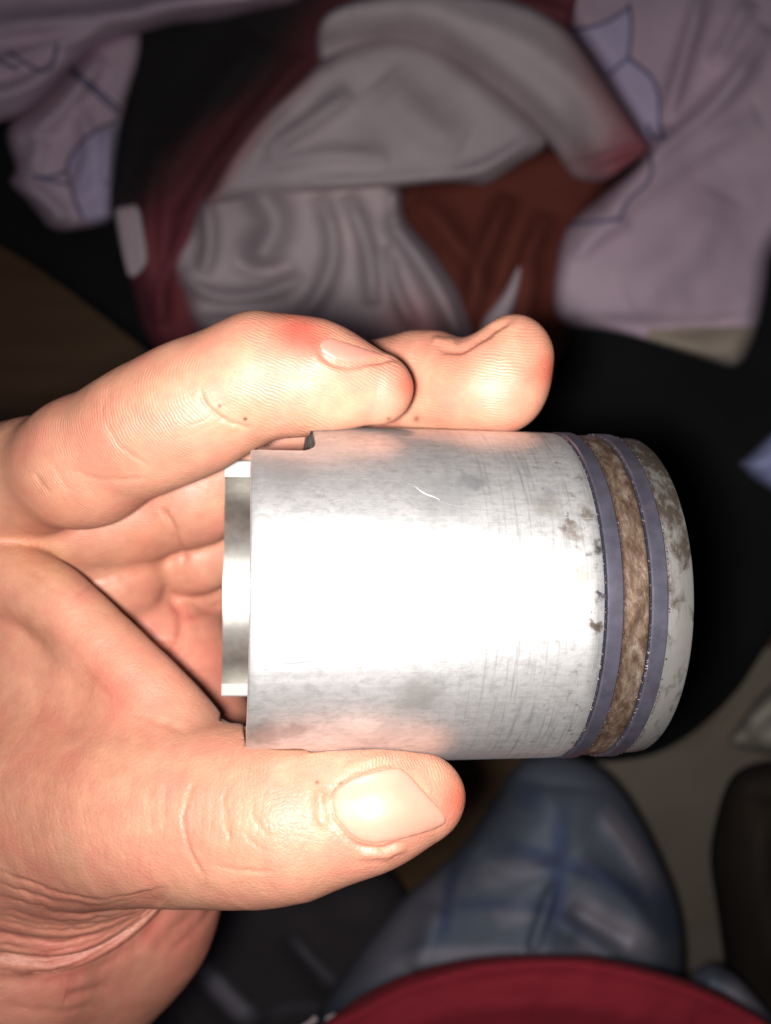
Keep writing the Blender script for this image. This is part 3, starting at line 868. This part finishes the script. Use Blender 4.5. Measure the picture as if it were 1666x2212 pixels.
def surface_nets(fn, lo, hi, h):
    n = np.ceil((hi - lo) / h).astype(int) + 1
    xs = [lo[i] + h * np.arange(n[i]) for i in range(3)]
    vol = np.empty(n, np.float32)
    # coarse pass, then fine values only in blocks the surface can cross
    B = 4
    nb = -(-n // B)
    cx = [lo[i] + h * (np.arange(nb[i]) * B + (B - 1) / 2) for i in range(3)]
    gx = np.stack(np.meshgrid(*cx, indexing='ij'), -1).reshape(-1, 3).astype(np.float32)
    cd = fn(gx).reshape(nb)
    big = np.repeat(np.repeat(np.repeat(cd, B, 0), B, 1), B, 2)
    vol[:] = big[:n[0], :n[1], :n[2]]
    near = np.argwhere(np.abs(cd) < h * B * 1.15 + 0.8)
    sub = np.stack(np.meshgrid(*[np.arange(B)] * 3, indexing='ij'), -1).reshape(-1, 3)
    ijk = (near[:, None] * B + sub[None]).reshape(-1, 3)
    ijk = ijk[(ijk < n).all(1)]
    for q in range(0, len(ijk), 200000):
        e = ijk[q:q + 200000]
        vol[tuple(e.T)] = fn((lo + h * e).astype(np.float32))
    vol[0] = vol[-1] = 1; vol[:, 0] = vol[:, -1] = 1; vol[:, :, 0] = vol[:, :, -1] = 1
    ins = vol < 0
    c = np.array(n) - 1
    cnt = np.zeros(c, np.float32); acc = np.zeros((*c, 3), np.float32)
    off = [(i, j, k) for i in (0, 1) for j in (0, 1) for k in (0, 1)]
    sl = lambda o: tuple(slice(o[a], o[a] + c[a]) for a in range(3))
    for a in off:
        for ax in range(3):
            if a[ax]: continue
            b = list(a); b[ax] = 1
            va, vb = vol[sl(a)], vol[sl(b)]
            m = ins[sl(a)] != ins[sl(b)]
            t = np.where(m, va / np.where(m, va - vb, 1), 0)
            cnt += m
            for q in range(3):
                acc[..., q] += np.where(m, a[q] + (t if q == ax else 0), 0)
    act = cnt > 0
    idx = np.full(c, -1, np.int64); idx[act] = np.arange(act.sum())
    cells = np.argwhere(act)
    verts = lo + h * (cells + acc[act] / cnt[act][:, None])
    faces = []
    for ax in range(3):
        o1, o2 = [q for q in range(3) if q != ax]
        a = ins.take(range(0, n[ax] - 1), ax); b = ins.take(range(1, n[ax]), ax)
        ed = np.argwhere(a != b)
        ok = (ed[:, o1] > 0) & (ed[:, o2] > 0) & (ed[:, o1] < c[o1]) & (ed[:, o2] < c[o2])
        ed = ed[ok]
        fl = ins[tuple(ed.T)]
        def g(d1, d2):
            e = ed.copy(); e[:, o1] -= d1; e[:, o2] -= d2
            return idx[tuple(e.T)]
        q = np.stack([g(1, 1), g(0, 1), g(0, 0), g(1, 0)], 1)
        flip = fl if ax != 1 else ~fl
        q[~flip] = q[~flip][:, ::-1]
        faces.append(q)
    return verts, np.vstack(faces)

def subdiv(v, f):
    e = np.sort(np.stack([f, np.roll(f, -1, 1)], 2).reshape(-1, 2), 1)
    ue, inv = np.unique(e, axis=0, return_inverse=True)
    inv = inv.reshape(-1, 4)
    nv = len(v); ne = len(ue)
    v2 = np.vstack([v, v[ue].mean(1), v[f].mean(1)])
    em = nv + inv; fc = nv + ne + np.arange(len(f))
    q = [np.stack([f[:, i], em[:, i], fc, em[:, (i + 3) % 4]], 1) for i in range(4)]
    return v2, np.vstack(q)

def grad(fn, x, e=0.15):
    g = np.zeros_like(x)
    for s in ((1, -1, -1), (-1, -1, 1), (-1, 1, -1), (1, 1, 1)):
        s = np.array(s, float)
        g += s * fn(x + s * e)[:, None]
    return g / np.maximum(np.linalg.norm(g, axis=1), 1e-9)[:, None]

def vnormals(v, f):
    fn = np.cross(v[f[:, 2]] - v[f[:, 0]], v[f[:, 3]] - v[f[:, 1]])
    n = np.zeros_like(v)
    for k in range(4): np.add.at(n, f[:, k], fn)
    return n / np.maximum(np.linalg.norm(n, axis=1), 1e-12)[:, None]

# creases: polyline in the frame, width (px), depth (mm, negative = raised), nearest and farthest distance from the camera (mm)
CREASES = [
    # index finger joints
    ([(221, 845), (222, 885), (232, 924), (252, 958), (286, 986), (330, 1010)], 5, 0.16, 0, 160), ([(232, 840), (236, 880), (246, 920)], 6, 0.12, 0, 160),
    ([(431, 833), (436, 860), (446, 878), (483, 907), (550, 932)], 5, 0.32, 0, 165),
    ([(140, 1010), (220, 1040), (330, 1035)], 6, 0.15, 0, 160), ([(110, 1000), (150, 1060)], 6, 0.15, 0, 160),
    ([(70, 1020), (110, 1070)], 7, 0.2, 0, 160),
    # thumb joint
    ([(405, 1715), (396, 1760), (398, 1800), (412, 1850), (450, 1900)], 6, 0.25, 0, 165), ([(420, 1690), (404, 1730)], 7, 0.2, 0, 165), ([(490, 1690), (484, 1735), (490, 1790), (500, 1830)], 6, 0.18, 0, 165),
    ([(470, 1740), (490, 1720), (504, 1670)], 6, 0.15, 0, 165), ([(540, 1760), (565, 1790), (590, 1810)], 6, 0.14, 0, 165), ([(440, 1860), (500, 1880), (600, 1885)], 6, 0.2, 0, 165),
    ([(520, 1790), (550, 1830), (610, 1850)], 6, 0.12, 0, 165), ([(330, 1690), (322, 1740), (325, 1800)], 9, 0.15, 0, 165), ([(360, 1690), (352, 1740), (358, 1800)], 9, 0.15, 0, 165),
    # web and palm lines
    ([(160, 1430), (233, 1508), (316, 1552), (410, 1580)], 10, 0.3, 0, 185), ([(20, 1320), (67, 1375), (133, 1448)], 22, 0.3, 0, 185),
    ([(0, 1160), (50, 1222), (90, 1245), (140, 1290)], 9, 0.15, 0, 190),
    ([(160, 1290), (200, 1258), (236, 1245)], 7, 0.2, 0, 210), ([(250, 1235), (280, 1275), (330, 1300)], 7, 0.2, 0, 210),
    ([(346, 1091), (373, 1135), (392, 1190), (402, 1225)], 8, 0.5, 160, 215), ([(356, 1265), (396, 1330), (394, 1382), (360, 1432)], 12, 0.5, 180, 230), ([(396, 1330), (440, 1320), (486, 1305)], 10, 0.4, 180, 230),
    ([(270, 1390), (330, 1384), (390, 1380)], 7, 0.25, 180, 230), ([(390, 1470), (440, 1450), (490, 1452)], 7, 0.2, 180, 230), ([(60, 1520), (130, 1560), (170, 1640)], 20, 0.25, 0, 185),
    # folds where the thumb root meets the wrist
    ([(-20, 2120), (120, 2122), (240, 2084), (330, 2016), (380, 1930)], 14, 0.5, 0, 230), ([(440, 1930), (400, 2000), (330, 2060)], 20, 0.5, 190, 240), ([(480, 1930), (440, 1995), (360, 2070)], 10, 0.3, 190, 240),
    ([(20, 2150), (140, 2160), (250, 2120)], 12, 0.4, 180, 240), ([(0, 2170), (120, 2190), (220, 2170)], 10, 0.3, 0, 240),
    *[([(-20, 1875 + 27 * i), (60, 1905 + 25 * i), (128, 1934 + 21 * i), (215, 1948 + 14 * i), (300, 1934 + 8 * i), (366, 1915 + 2 * i)], 5, 0.34, 0, 230) for i in range(9)],
    ([(0, 1975), (80, 2000), (180, 2008)], 6, 0.25, 0, 230), ([(0, 2040), (90, 2052), (190, 2036)], 6, 0.25, 0, 230), ([(40, 1920), (120, 1948), (200, 1955)], 5, 0.2, 0, 230),
    # nail folds
    ([(700, 1740), (712, 1712), (730, 1692), (766, 1668), (812, 1655), (866, 1645)], 6, 0.4, 0, 165), ([(704, 1735), (720, 1775), (749, 1812), (783, 1833), (830, 1832), (880, 1818)], 6, 0.45, 0, 165),
    ([(696, 1700), (690, 1740), (704, 1790)], 12, -0.4, 0, 165), ([(740, 1665), (800, 1640), (850, 1636)], 10, -0.3, 0, 165), ([(770, 1850), (830, 1848), (880, 1830)], 9, -0.4, 0, 165),
    ([(683, 745), (690, 765), (717, 786), (753, 794), (809, 780), (876, 776)], 6, 0.45, 0, 175), ([(670, 740), (690, 790), (750, 810), (830, 795)], 10, -0.25, 0, 175),
    ([(948, 756), (975, 757), (999, 754), (1040, 730), (1075, 704), (1120, 682)], 8, 0.8, 0, 185), ([(930, 735), (960, 740), (985, 738)], 9, -0.5, 0, 185),
]
# tone: (u, v, radius px, colour multiplier, strength, near, far)
TONES = [
    (640, 718, 52, (1.0, 0.42, 0.45), 0.9, 0, 170), (685, 742, 30, (1.0, 0.45, 0.48), 0.7, 0, 170), (884, 835, 30, (1.0, 0.52, 0.45), 0.8, 0, 170), (1188, 800, 42, (1.0, 0.55, 0.50), 0.9, 160, 185),
    (640, 1735, 48, (1.0, 0.62, 0.60), 0.6, 0, 170), (992, 1725, 46, (1.0, 0.55, 0.50), 0.9, 0, 170), (980, 790, 40, (1.0, 0.7, 0.65), 0.4, 160, 190), (240, 900, 40, (1.0, 0.72, 0.70), 0.5, 0, 170),
    (270, 980, 40, (1.0, 0.72, 0.70), 0.5, 0, 170), (430, 1430, 150, (1.2, 0.98, 1.04), 0.9, 180, 240), (420, 2000, 130, (1.15, 0.90, 0.96), 0.8, 190, 240), (240, 1470, 90, (1.0, 0.80, 0.80), 0.6, 0, 180),
    (60, 1190, 60, (1.05, 1.05, 0.85), 0.6, 0, 190), (136, 1215, 40, (1.05, 1.05, 0.85), 0.5, 0, 190), (90, 1640, 110, (0.98, 0.80, 0.78), 0.5, 0, 180), (320, 1100, 40, (1.0, 0.72, 0.68), 0.5, 160, 215),
    (300, 1200, 80, (1.0, 0.82, 0.76), 0.6, 160, 215), (120, 2090, 190, (1.12, 0.86, 0.95), 0.7, 150, 240), (500, 1800, 60, (1.0, 0.86, 0.84), 0.5, 0, 170), (120, 1090, 50, (1.0, 0.82, 0.78), 0.5, 0, 180),
    (530, 905, 4, (0.05, 0.04, 0.04), 1.0, 0, 170), (474, 877, 3.5, (0.1, 0.06, 0.05), 1.0, 0, 170), (736, 1691, 4, (0.25, 0.12, 0.08), 0.8, 0, 170), (685, 1690, 4, (0.15, 0.08, 0.06), 0.9, 0, 170), (900, 905, 6, (0.35, 0.2, 0.15), 0.8, 0, 180),
    (840, 905, 4, (0.3, 0.2, 0.15), 0.8, 0, 180),
]

def build_person():
    root = empty('person', P(1180, 2350, 560))
    tag(root, 'person in red shirt and blue checked trousers seen from above, left hand gripping the piston', 'person')
    lo = np.array([-112.0, -128.0, -262.0]); hi = np.array([36.0, 40.0, -118.0])
    v, f = surface_nets(lambda p: hand_d(p), lo, hi, 0.9)
    v, f = subdiv(v, f)
    order = np.lexsort((np.floor(v[:, 2] / 9), np.floor(v[:, 1] / 9), np.floor(v[:, 0] / 9)))
    rank = np.empty_like(order); rank[order] = np.arange(len(order))
    v = v[order]; f = rank[f]
    d = hand_d(v)
    st = max(1, len(v) // 3000)
    if (vnormals(v, f)[::st] * grad(hand_d, v[::st])).sum() < 0: f = f[:, ::-1]
    v = v - vnormals(v, f) * np.clip(d, -0.6, 0.6)[:, None]
    x32 = v.astype(np.float32); pd0 = []
    for part, k in HAND:
        gg = None
        for p in part.prims:
            e = prim_d(p, x32)
            gg = e if gg is None else np.minimum(gg, e)
        pd0.append(gg)
    both, f = subdiv(np.hstack([v, np.array(pd0).T]), f)
    v, part_d = np.ascontiguousarray(both[:, :3]), both[:, 3:].T
    n = vnormals(v, f)
    w = -v[:, 2]
    uv = np.stack([v[:, 0] / w * F + 833, -v[:, 1] / w * F + 1106], 1)
    view = -v / np.linalg.norm(v, axis=1)[:, None]
    facing = np.clip(((n * view).sum(1) + 0.05) / 0.35, 0, 1)
    disp = np.zeros(len(v)); tone = np.ones((len(v), 3))
    wx = 3.2 * fbm(uv[:, 0] / 11, uv[:, 1] / 11, 91, 3); wy = 3.2 * fbm(uv[:, 0] / 11, uv[:, 1] / 11, 92, 3)
    uvw = uv + np.stack([wx, wy], 1)
    depth_var = np.clip(0.75 + 0.5 * fbm(uv[:, 0] / 22, uv[:, 1] / 22, 93, 2), 0.15, 1.4)
    for line, wd, dp, wn, wf in CREASES:
        pl = smooth_poly(line, 2, False)
        lo2, hi2 = pl.min(0) - 3 * wd, pl.max(0) + 3 * wd
        m = (uv[:, 0] > lo2[0]) & (uv[:, 0] < hi2[0]) & (uv[:, 1] > lo2[1]) & (uv[:, 1] < hi2[1]) & (w > wn) & (w < wf) & (facing > 0)
        ix = np.nonzero(m)[0]
        if not len(ix): continue
        dd, t = line_d(uvw[ix], pl)
        e = depth_var[ix] * np.exp(-(dd / wd) ** 2) * np.clip(np.minimum(t, 1 - t) * 6, 0, 1) * facing[ix]
        disp[ix] -= dp * e * (1.5 if wn >= 160 else 1.0)
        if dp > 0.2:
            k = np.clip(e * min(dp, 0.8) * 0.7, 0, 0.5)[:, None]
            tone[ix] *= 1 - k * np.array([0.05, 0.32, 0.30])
    # fine irregular wrinkles across the joints
    for (u0, v0, ru, rv, ang, lam, amp, wn, wf) in ((500, 1760, 120, 150, 8, 13, 0.07, 0, 168), (330, 1780, 90, 150, 4, 16, 0.06, 0, 175), (640, 1820, 110, 70, 30, 13, 0.06, 0, 170), (110, 1780, 150, 150, -12, 15, 0.05, 0, 190),
            (420, 900, 70, 70, 62, 11, 0.07, 0, 172), (240, 900, 60, 90, 20, 12, 0.05, 0, 172), (280, 1500, 120, 60, -40, 12, 0.07, 0, 182), (430, 1420, 90, 110, 80, 20, 0.10, 182, 240), (120, 2080, 200, 120, 80, 15, 0.03, 0, 240), (270, 1230, 90, 70, 70, 14, 0.05, 165, 215)):
        a = math.radians(ang)
        q = (uvw[:, 0] - u0) * math.cos(a) + (uvw[:, 1] - v0) * math.sin(a)
        q2 = q + 6 * fbm(uv[:, 0] / 30, uv[:, 1] / 30, 94, 2)
        rd = 1 - np.abs(np.sin(q2 * math.pi / lam / 1.6))
        msk = np.exp(-((uv[:, 0] - u0) / ru) ** 2 - ((uv[:, 1] - v0) / rv) ** 2) * facing * ((w > wn) & (w < wf))
        disp -= amp * rd ** 3 * msk * depth_var
    # soft undulation of flesh
    disp += 0.10 * fbm(v[:, 0] / 3.0 + v[:, 2] / 4.0, v[:, 1] / 3.0, 5, 3)
    v = v + n * disp[:, None]
    for (u0, v0, r, c, s, wn, wf) in TONES:
        dd = np.hypot(uv[:, 0] - u0, uv[:, 1] - v0)
        m = (w > wn) & (w < wf) & (facing > 0)
        k = np.where(m, s * np.exp(-(dd / r) ** 2), 0)[:, None]
        tone *= 1 - k + k * np.array(c)
    # ridge coordinate (mm) and strengths
    ridge = np.zeros((len(v), 3), np.float32)
    own = np.argmin(part_d, 0)
    
    is_i, is_m, is_t = own == 8, own == 4, own == 7
    c1 = cam3((560, 760, 140)); c2 = cam3((640, 1000, 150)); ct = cam3((1000, 1690, 150))
    ridge[:, 0] = v[:, 1] * 0.98 + v[:, 0] * 0.1 + 0.25 * v[:, 2]
    ridge[is_i, 0] = np.linalg.norm(v[is_i] - c1, axis=1)
    dist_i = is_i & (uv[:, 0] > 470)
    ridge[dist_i, 0] = (v[dist_i, 1] * 0.9 + v[dist_i, 0] * 0.42)
    ridge[is_t, 0] = np.linalg.norm(v[is_t] - ct, axis=1)
    ridge[:, 1] = 0.25
    ridge[is_i, 1] = 0.85; ridge[dist_i, 1] = 0.75; ridge[is_m, 1] = 0.9
    ridge[:, 1] *= np.where(is_i, np.clip((np.abs(uv[:, 0] - 470) - 8) / 50, 0, 1), 1)
    tt = np.clip((1760 - uv[:, 1]) / 120, 0, 1)
    ridge[is_t, 1] = 0.9 * tt[is_t] * np.clip((uv[is_t, 0] - 420) / 150, 0, 1)
    ridge[:, 2] = 0.35
    ridge[is_t, 2] = 1.0; ridge[(own == 0), 2] = 0.9; ridge[is_i | is_m, 2] = 0.15
    ridge[(own == 5) | (own == 6), 2] = 0.9
    vv = np.stack([v[:, 0], v[:, 1], v[:, 2] + CAM_H * 1000], 1) * 0.001
    me = bpy.data.meshes.new('hand')
    me.vertices.add(len(vv)); me.vertices.foreach_set('co', vv.astype(np.float32).ravel())
    me.loops.add(f.size); me.loops.foreach_set('vertex_index', f.astype(np.int32).ravel())
    me.polygons.add(len(f)); me.polygons.foreach_set('loop_start', np.arange(0, f.size, 4, dtype=np.int32))
    me.update(calc_edges=True); me.validate()
    a = me.attributes.new('tone', 'FLOAT_COLOR', 'POINT')
    a.data.foreach_set('color', np.hstack([np.clip(tone, 0, 1.2), np.ones((len(v), 1))]).astype(np.float32).ravel())
    a = me.attributes.new('ridge', 'FLOAT_VECTOR', 'POINT')
    a.data.foreach_set('vector', ridge.ravel())
    hand = link('hand', me, M['skin'], root)
    print('hand verts', len(v))

    # fingernails laid on the finger tips
    bvh = BVHTree.FromPolygons([tuple(p) for p in vv], [tuple(q) for q in f])
    org = Vector((0, 0, CAM_H))
    def nail(poly, lift, step, crown=0.5, rim=14, mat='nail'):
        sp = smooth_poly(poly, 2)
        lo2, hi2 = sp.min(0), sp.max(0)
        gx, gy = np.meshgrid(np.arange(lo2[0], hi2[0], step), np.arange(lo2[1], hi2[1], step))
        gx[1::2] += step / 2
        gp = np.stack([gx.ravel(), gy.ravel()], 1)
        gp = gp[poly_sd(gp, sp) > step * .5]
        nb = len(sp)
        vs, es, fs, *_ = delaunay_2d_cdt([Vector(p) for p in np.vstack([sp, gp])], [(i, (i + 1) % nb) for i in range(nb)], [list(range(nb))], 1, 1e-4)
        xy = np.array([tuple(q) for q in vs])
        sd = np.clip(poly_sd(xy, sp), 0, None)
        top, bot, last = [], [], None
        for (a, b), s in zip(xy, sd):
            d = (P(a, b, 100) - org).normalized()
            h, nn, *_ = bvh.ray_cast(org, d)
            if h is None: h, nn, *_ = bvh.find_nearest(P(a, b, 155))
            e = min(1, s / rim)
            top.append(h + nn * 0.001 * (lift * (0.25 + 0.75 * math.sqrt(e)) + crown * (min(1, s / 60.0)) * 0.3))
            bot.append(h - nn * 0.0006)
        k = len(top)
        faces = []
        cnt = set()
        for q in fs:
            a, b, c = [xy[i] for i in q[:3]]
            cr = (b[0] - a[0]) * (c[1] - a[1]) - (b[1] - a[1]) * (c[0] - a[0])
            q = tuple(q) if cr < 0 else tuple(reversed(q))
            faces.append(q)
            for i in range(len(q)): cnt.add((q[i], q[(i + 1) % len(q)]))
        for (a, b) in list(cnt):
            if (b, a) not in cnt: faces.append((b, a, k + a, k + b))
        me = mesh_from('fingernail', top + bot, faces)
        bm = bmesh.new(); bm.from_mesh(me)
        tv = [x for x in bm.verts if x.index < k]
        for _ in range(3): bmesh.ops.smooth_vert(bm, verts=tv, factor=0.5, use_axis_x=True, use_axis_y=True, use_axis_z=True)
        bm.to_mesh(me); bm.free()
        return link('fingernail', me, M[mat], hand)
    nail([(711, 1728), (722, 1700), (766, 1674), (812, 1661), (858, 1652), (880, 1662), (925, 1715), (982, 1774), (940, 1796), (880, 1814), (830, 1826), (785, 1826), (752, 1806), (722, 1770)], 0.20, 7, 2.2, 10)
    nail([(684, 742), (706, 722), (752, 738), (812, 756), (868, 772), (812, 775), (757, 788), (720, 780), (692, 762)], 0.10, 5, 0.6, 6, 'pink_nail')
    nail([(955, 750), (1000, 738), (1050, 712), (1100, 690), (1112, 690), (1075, 704), (1040, 729), (1000, 752), (968, 755)], 0.12, 5, 0.1, 5, 'pink_nail')

    # red shirt: the belly bulging into the bottom of the frame
    M['shirt'] = mat_simple('red_jersey', (0.19, 0.004, 0.014), 0.9, 0, (0.25, 0.008, 0.022), 10, 0.3, 900)
    sh, hf = cloth('shirt', [(560, 2420), (640, 2260), (760, 2160), (860, 2110), (960, 2080), (1050, 2066), (1180, 2062), (1290, 2066), (1400, 2090), (1520, 2128), (1620, 2180), (1700, 2240), (1800, 2400), (1700, 2700), (700, 2700)],
                   330, [([(700, 2230), (900, 2120), (1100, 2082), (1300, 2084), (1500, 2140), (1650, 2210)], 12, 3, 1), ([(760, 2260), (1000, 2170), (1250, 2160), (1500, 2220)], 40, 5), ([(650, 2250), (740, 2190)], 10, 3)],
                   noise=3, seed=61, mats=M['shirt'], rim=50, rim_h=8, step=10, parent=root, drop=120)
    # print on the shirt's left
    M['print'] = mat_simple('pale_shirt_print', (0.42, 0.33, 0.34), 0.8)
    for pl in ([(640, 2222), (668, 2206), (680, 2192), (690, 2204), (664, 2220), (650, 2236)], [(700, 2200), (722, 2188), (728, 2192), (706, 2206)]):
        c, _ = cloth('shirt_print', pl, float(hf(668, 2206)) - 2.5, mats=M['print'], noise=0, rim=6, rim_h=1, step=5, parent=root, drop=6)

    # checked trousers
    def check_mat():
        t = NT('checked_cotton')
        co = t.coord()
        base = t.mix(t.noise(co, 18, 5, 0.6), (0.095, 0.12, 0.165), (0.17, 0.195, 0.245))
        base = t.mix(t.attr('fade').outputs['Fac'], base, (0.48, 0.43, 0.49))
        base = t.mix(t.attr('band').outputs['Fac'], base, (0.04, 0.06, 0.15))
        base = t.mix(t.attr('leg_shade').outputs['Fac'], base, (0.05, 0.036, 0.038))  # painted shade, used only on the leg under the wrist
        t.set('Base Color', base); t.set('Roughness', 0.9)
        t.set('Normal', t.bump(t.noise(co, 900, 3), 0.3, 0.0008))
        return t.m
    M['trousers'] = check_mat()
    def leg(poly, w0, folds, fades, bands, seed, rim, rim_h, leg_shade=0.0):
        o, hf = cloth('trouser_leg', poly, w0, folds, noise=5, seed=seed, mats=M['trousers'], rim=rim, rim_h=rim_h, step=8, parent=root, drop=100)
        me = o.data
        co = np.empty(len(me.vertices) * 3); me.vertices.foreach_get('co', co); co = co.reshape(-1, 3) * 1000
        ww = CAM_H * 1000 - co[:, 2]
        uv = np.stack([co[:, 0] / ww * F + 833, -co[:, 1] / ww * F + 1106], 1)
        uv[:, 0] += 6 * fbm(uv[:, 0] / 40, uv[:, 1] / 40, 7, 2)
        for key, lines in (('fade', fades), ('band', bands)):
            fd = np.zeros(len(uv))
            for line, wd, s in lines:
                d, t = line_d(uv, smooth_poly(line, 2, False))
                fd = np.maximum(fd, s * np.exp(-(d / wd) ** 4) * np.clip(np.minimum(t, 1 - t) * 4, 0, 1))
            a = me.attributes.new(key, 'FLOAT', 'POINT'); a.data.foreach_set('value', np.clip(fd, 0, 1).astype(np.float32))
        if leg_shade:
            a = me.attributes.new('leg_shade', 'FLOAT', 'POINT')
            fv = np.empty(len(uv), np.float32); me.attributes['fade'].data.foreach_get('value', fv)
            a.data.foreach_set('value', (leg_shade * (1 - fv)).astype(np.float32))
        return o
    leg([(620, 2300), (720, 2130), (790, 2040), (860, 1950), (930, 1890), (1000, 1830), (1060, 1740), (1120, 1640), (1200, 1620), (1290, 1650), (1345, 1705), (1385, 1770), (1420, 1840), (1455, 1920), (1475, 2000), (1482, 2110), (1440, 2300), (1200, 2460), (800, 2460)],
        440, [([(1200, 1700), (1180, 1900), (1120, 2150)], 130, 16), ([(1180, 1980), (1250, 2020), (1330, 2080), (1420, 2140)], 26, 8), ([(1160, 2050), (1080, 2140)], 22, 7), ([(1240, 1850), (1340, 1920), (1430, 2040)], 24, 8), ([(950, 1960), (900, 2100)], 30, 8), ([(1200, 1900), (1140, 2080)], 14, -8), ([(1230, 1960), (1360, 2040)], 14, -8), ([(1030, 1840), (1120, 1900), (1220, 1870)], 22, -6), ([(1300, 1760), (1400, 1900)], 18, 6)],
        [([(1290, 1740), (1370, 1830), (1425, 1940)], 20, 0.75), ([(1220, 1930), (1300, 1990), (1430, 2070)], 34, 0.6), ([(760, 2150), (860, 1990), (960, 1900), (1010, 1860)], 52, 0.40), ([(700, 2160), (860, 2075), (1000, 2062), (1180, 2070), (1400, 2100)], 22, 0.45), ([(1010, 1900), (1120, 1880), (1180, 1900)], 30, 0.35), ([(1240, 2030), (1330, 2090)], 26, 0.4), ([(1060, 1990), (1150, 1960)], 26, 0.3)],
        [([(1000, 1830), (972, 1920), (950, 2060)], 17, 0.7), ([(1216, 1720), (1206, 1880), (1190, 2060)], 20, 0.75), ([(1040, 1818), (1130, 1838), (1230, 1868), (1330, 1900), (1450, 2010)], 20, 0.65), ([(880, 1960), (1000, 1950), (1180, 1960), (1250, 2000), (1360, 2090)], 15, 0.5), ([(1150, 1680), (1130, 1760)], 30, 0.5), ([(1400, 1880), (1460, 2040)], 20, 0.5)], 71, 190, 75)
    leg([(1478, 2160), (1488, 2110), (1510, 2088), (1545, 2080), (1590, 2105), (1640, 2160), (1700, 2240), (1700, 2400), (1500, 2400)], 400, [([(1520, 2110), (1580, 2130), (1640, 2190)], 24, 5)], [([(1560, 2110), (1610, 2150), (1670, 2220)], 26, 0.6)], [([(1500, 2120), (1540, 2180)], 22, 0.5)], 73, 70, 30)
    # the other leg, dark cloth with pale check lines, under the wrist
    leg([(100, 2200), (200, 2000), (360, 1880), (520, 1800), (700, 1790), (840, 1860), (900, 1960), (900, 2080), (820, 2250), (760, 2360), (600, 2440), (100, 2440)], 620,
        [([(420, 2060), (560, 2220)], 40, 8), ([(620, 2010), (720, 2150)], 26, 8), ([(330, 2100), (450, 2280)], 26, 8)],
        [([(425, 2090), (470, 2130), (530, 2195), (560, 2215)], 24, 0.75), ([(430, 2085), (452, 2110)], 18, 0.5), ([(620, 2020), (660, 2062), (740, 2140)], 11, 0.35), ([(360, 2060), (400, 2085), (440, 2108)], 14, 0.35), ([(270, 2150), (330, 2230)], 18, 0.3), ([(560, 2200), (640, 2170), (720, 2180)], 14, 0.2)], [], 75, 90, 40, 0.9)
build_person()
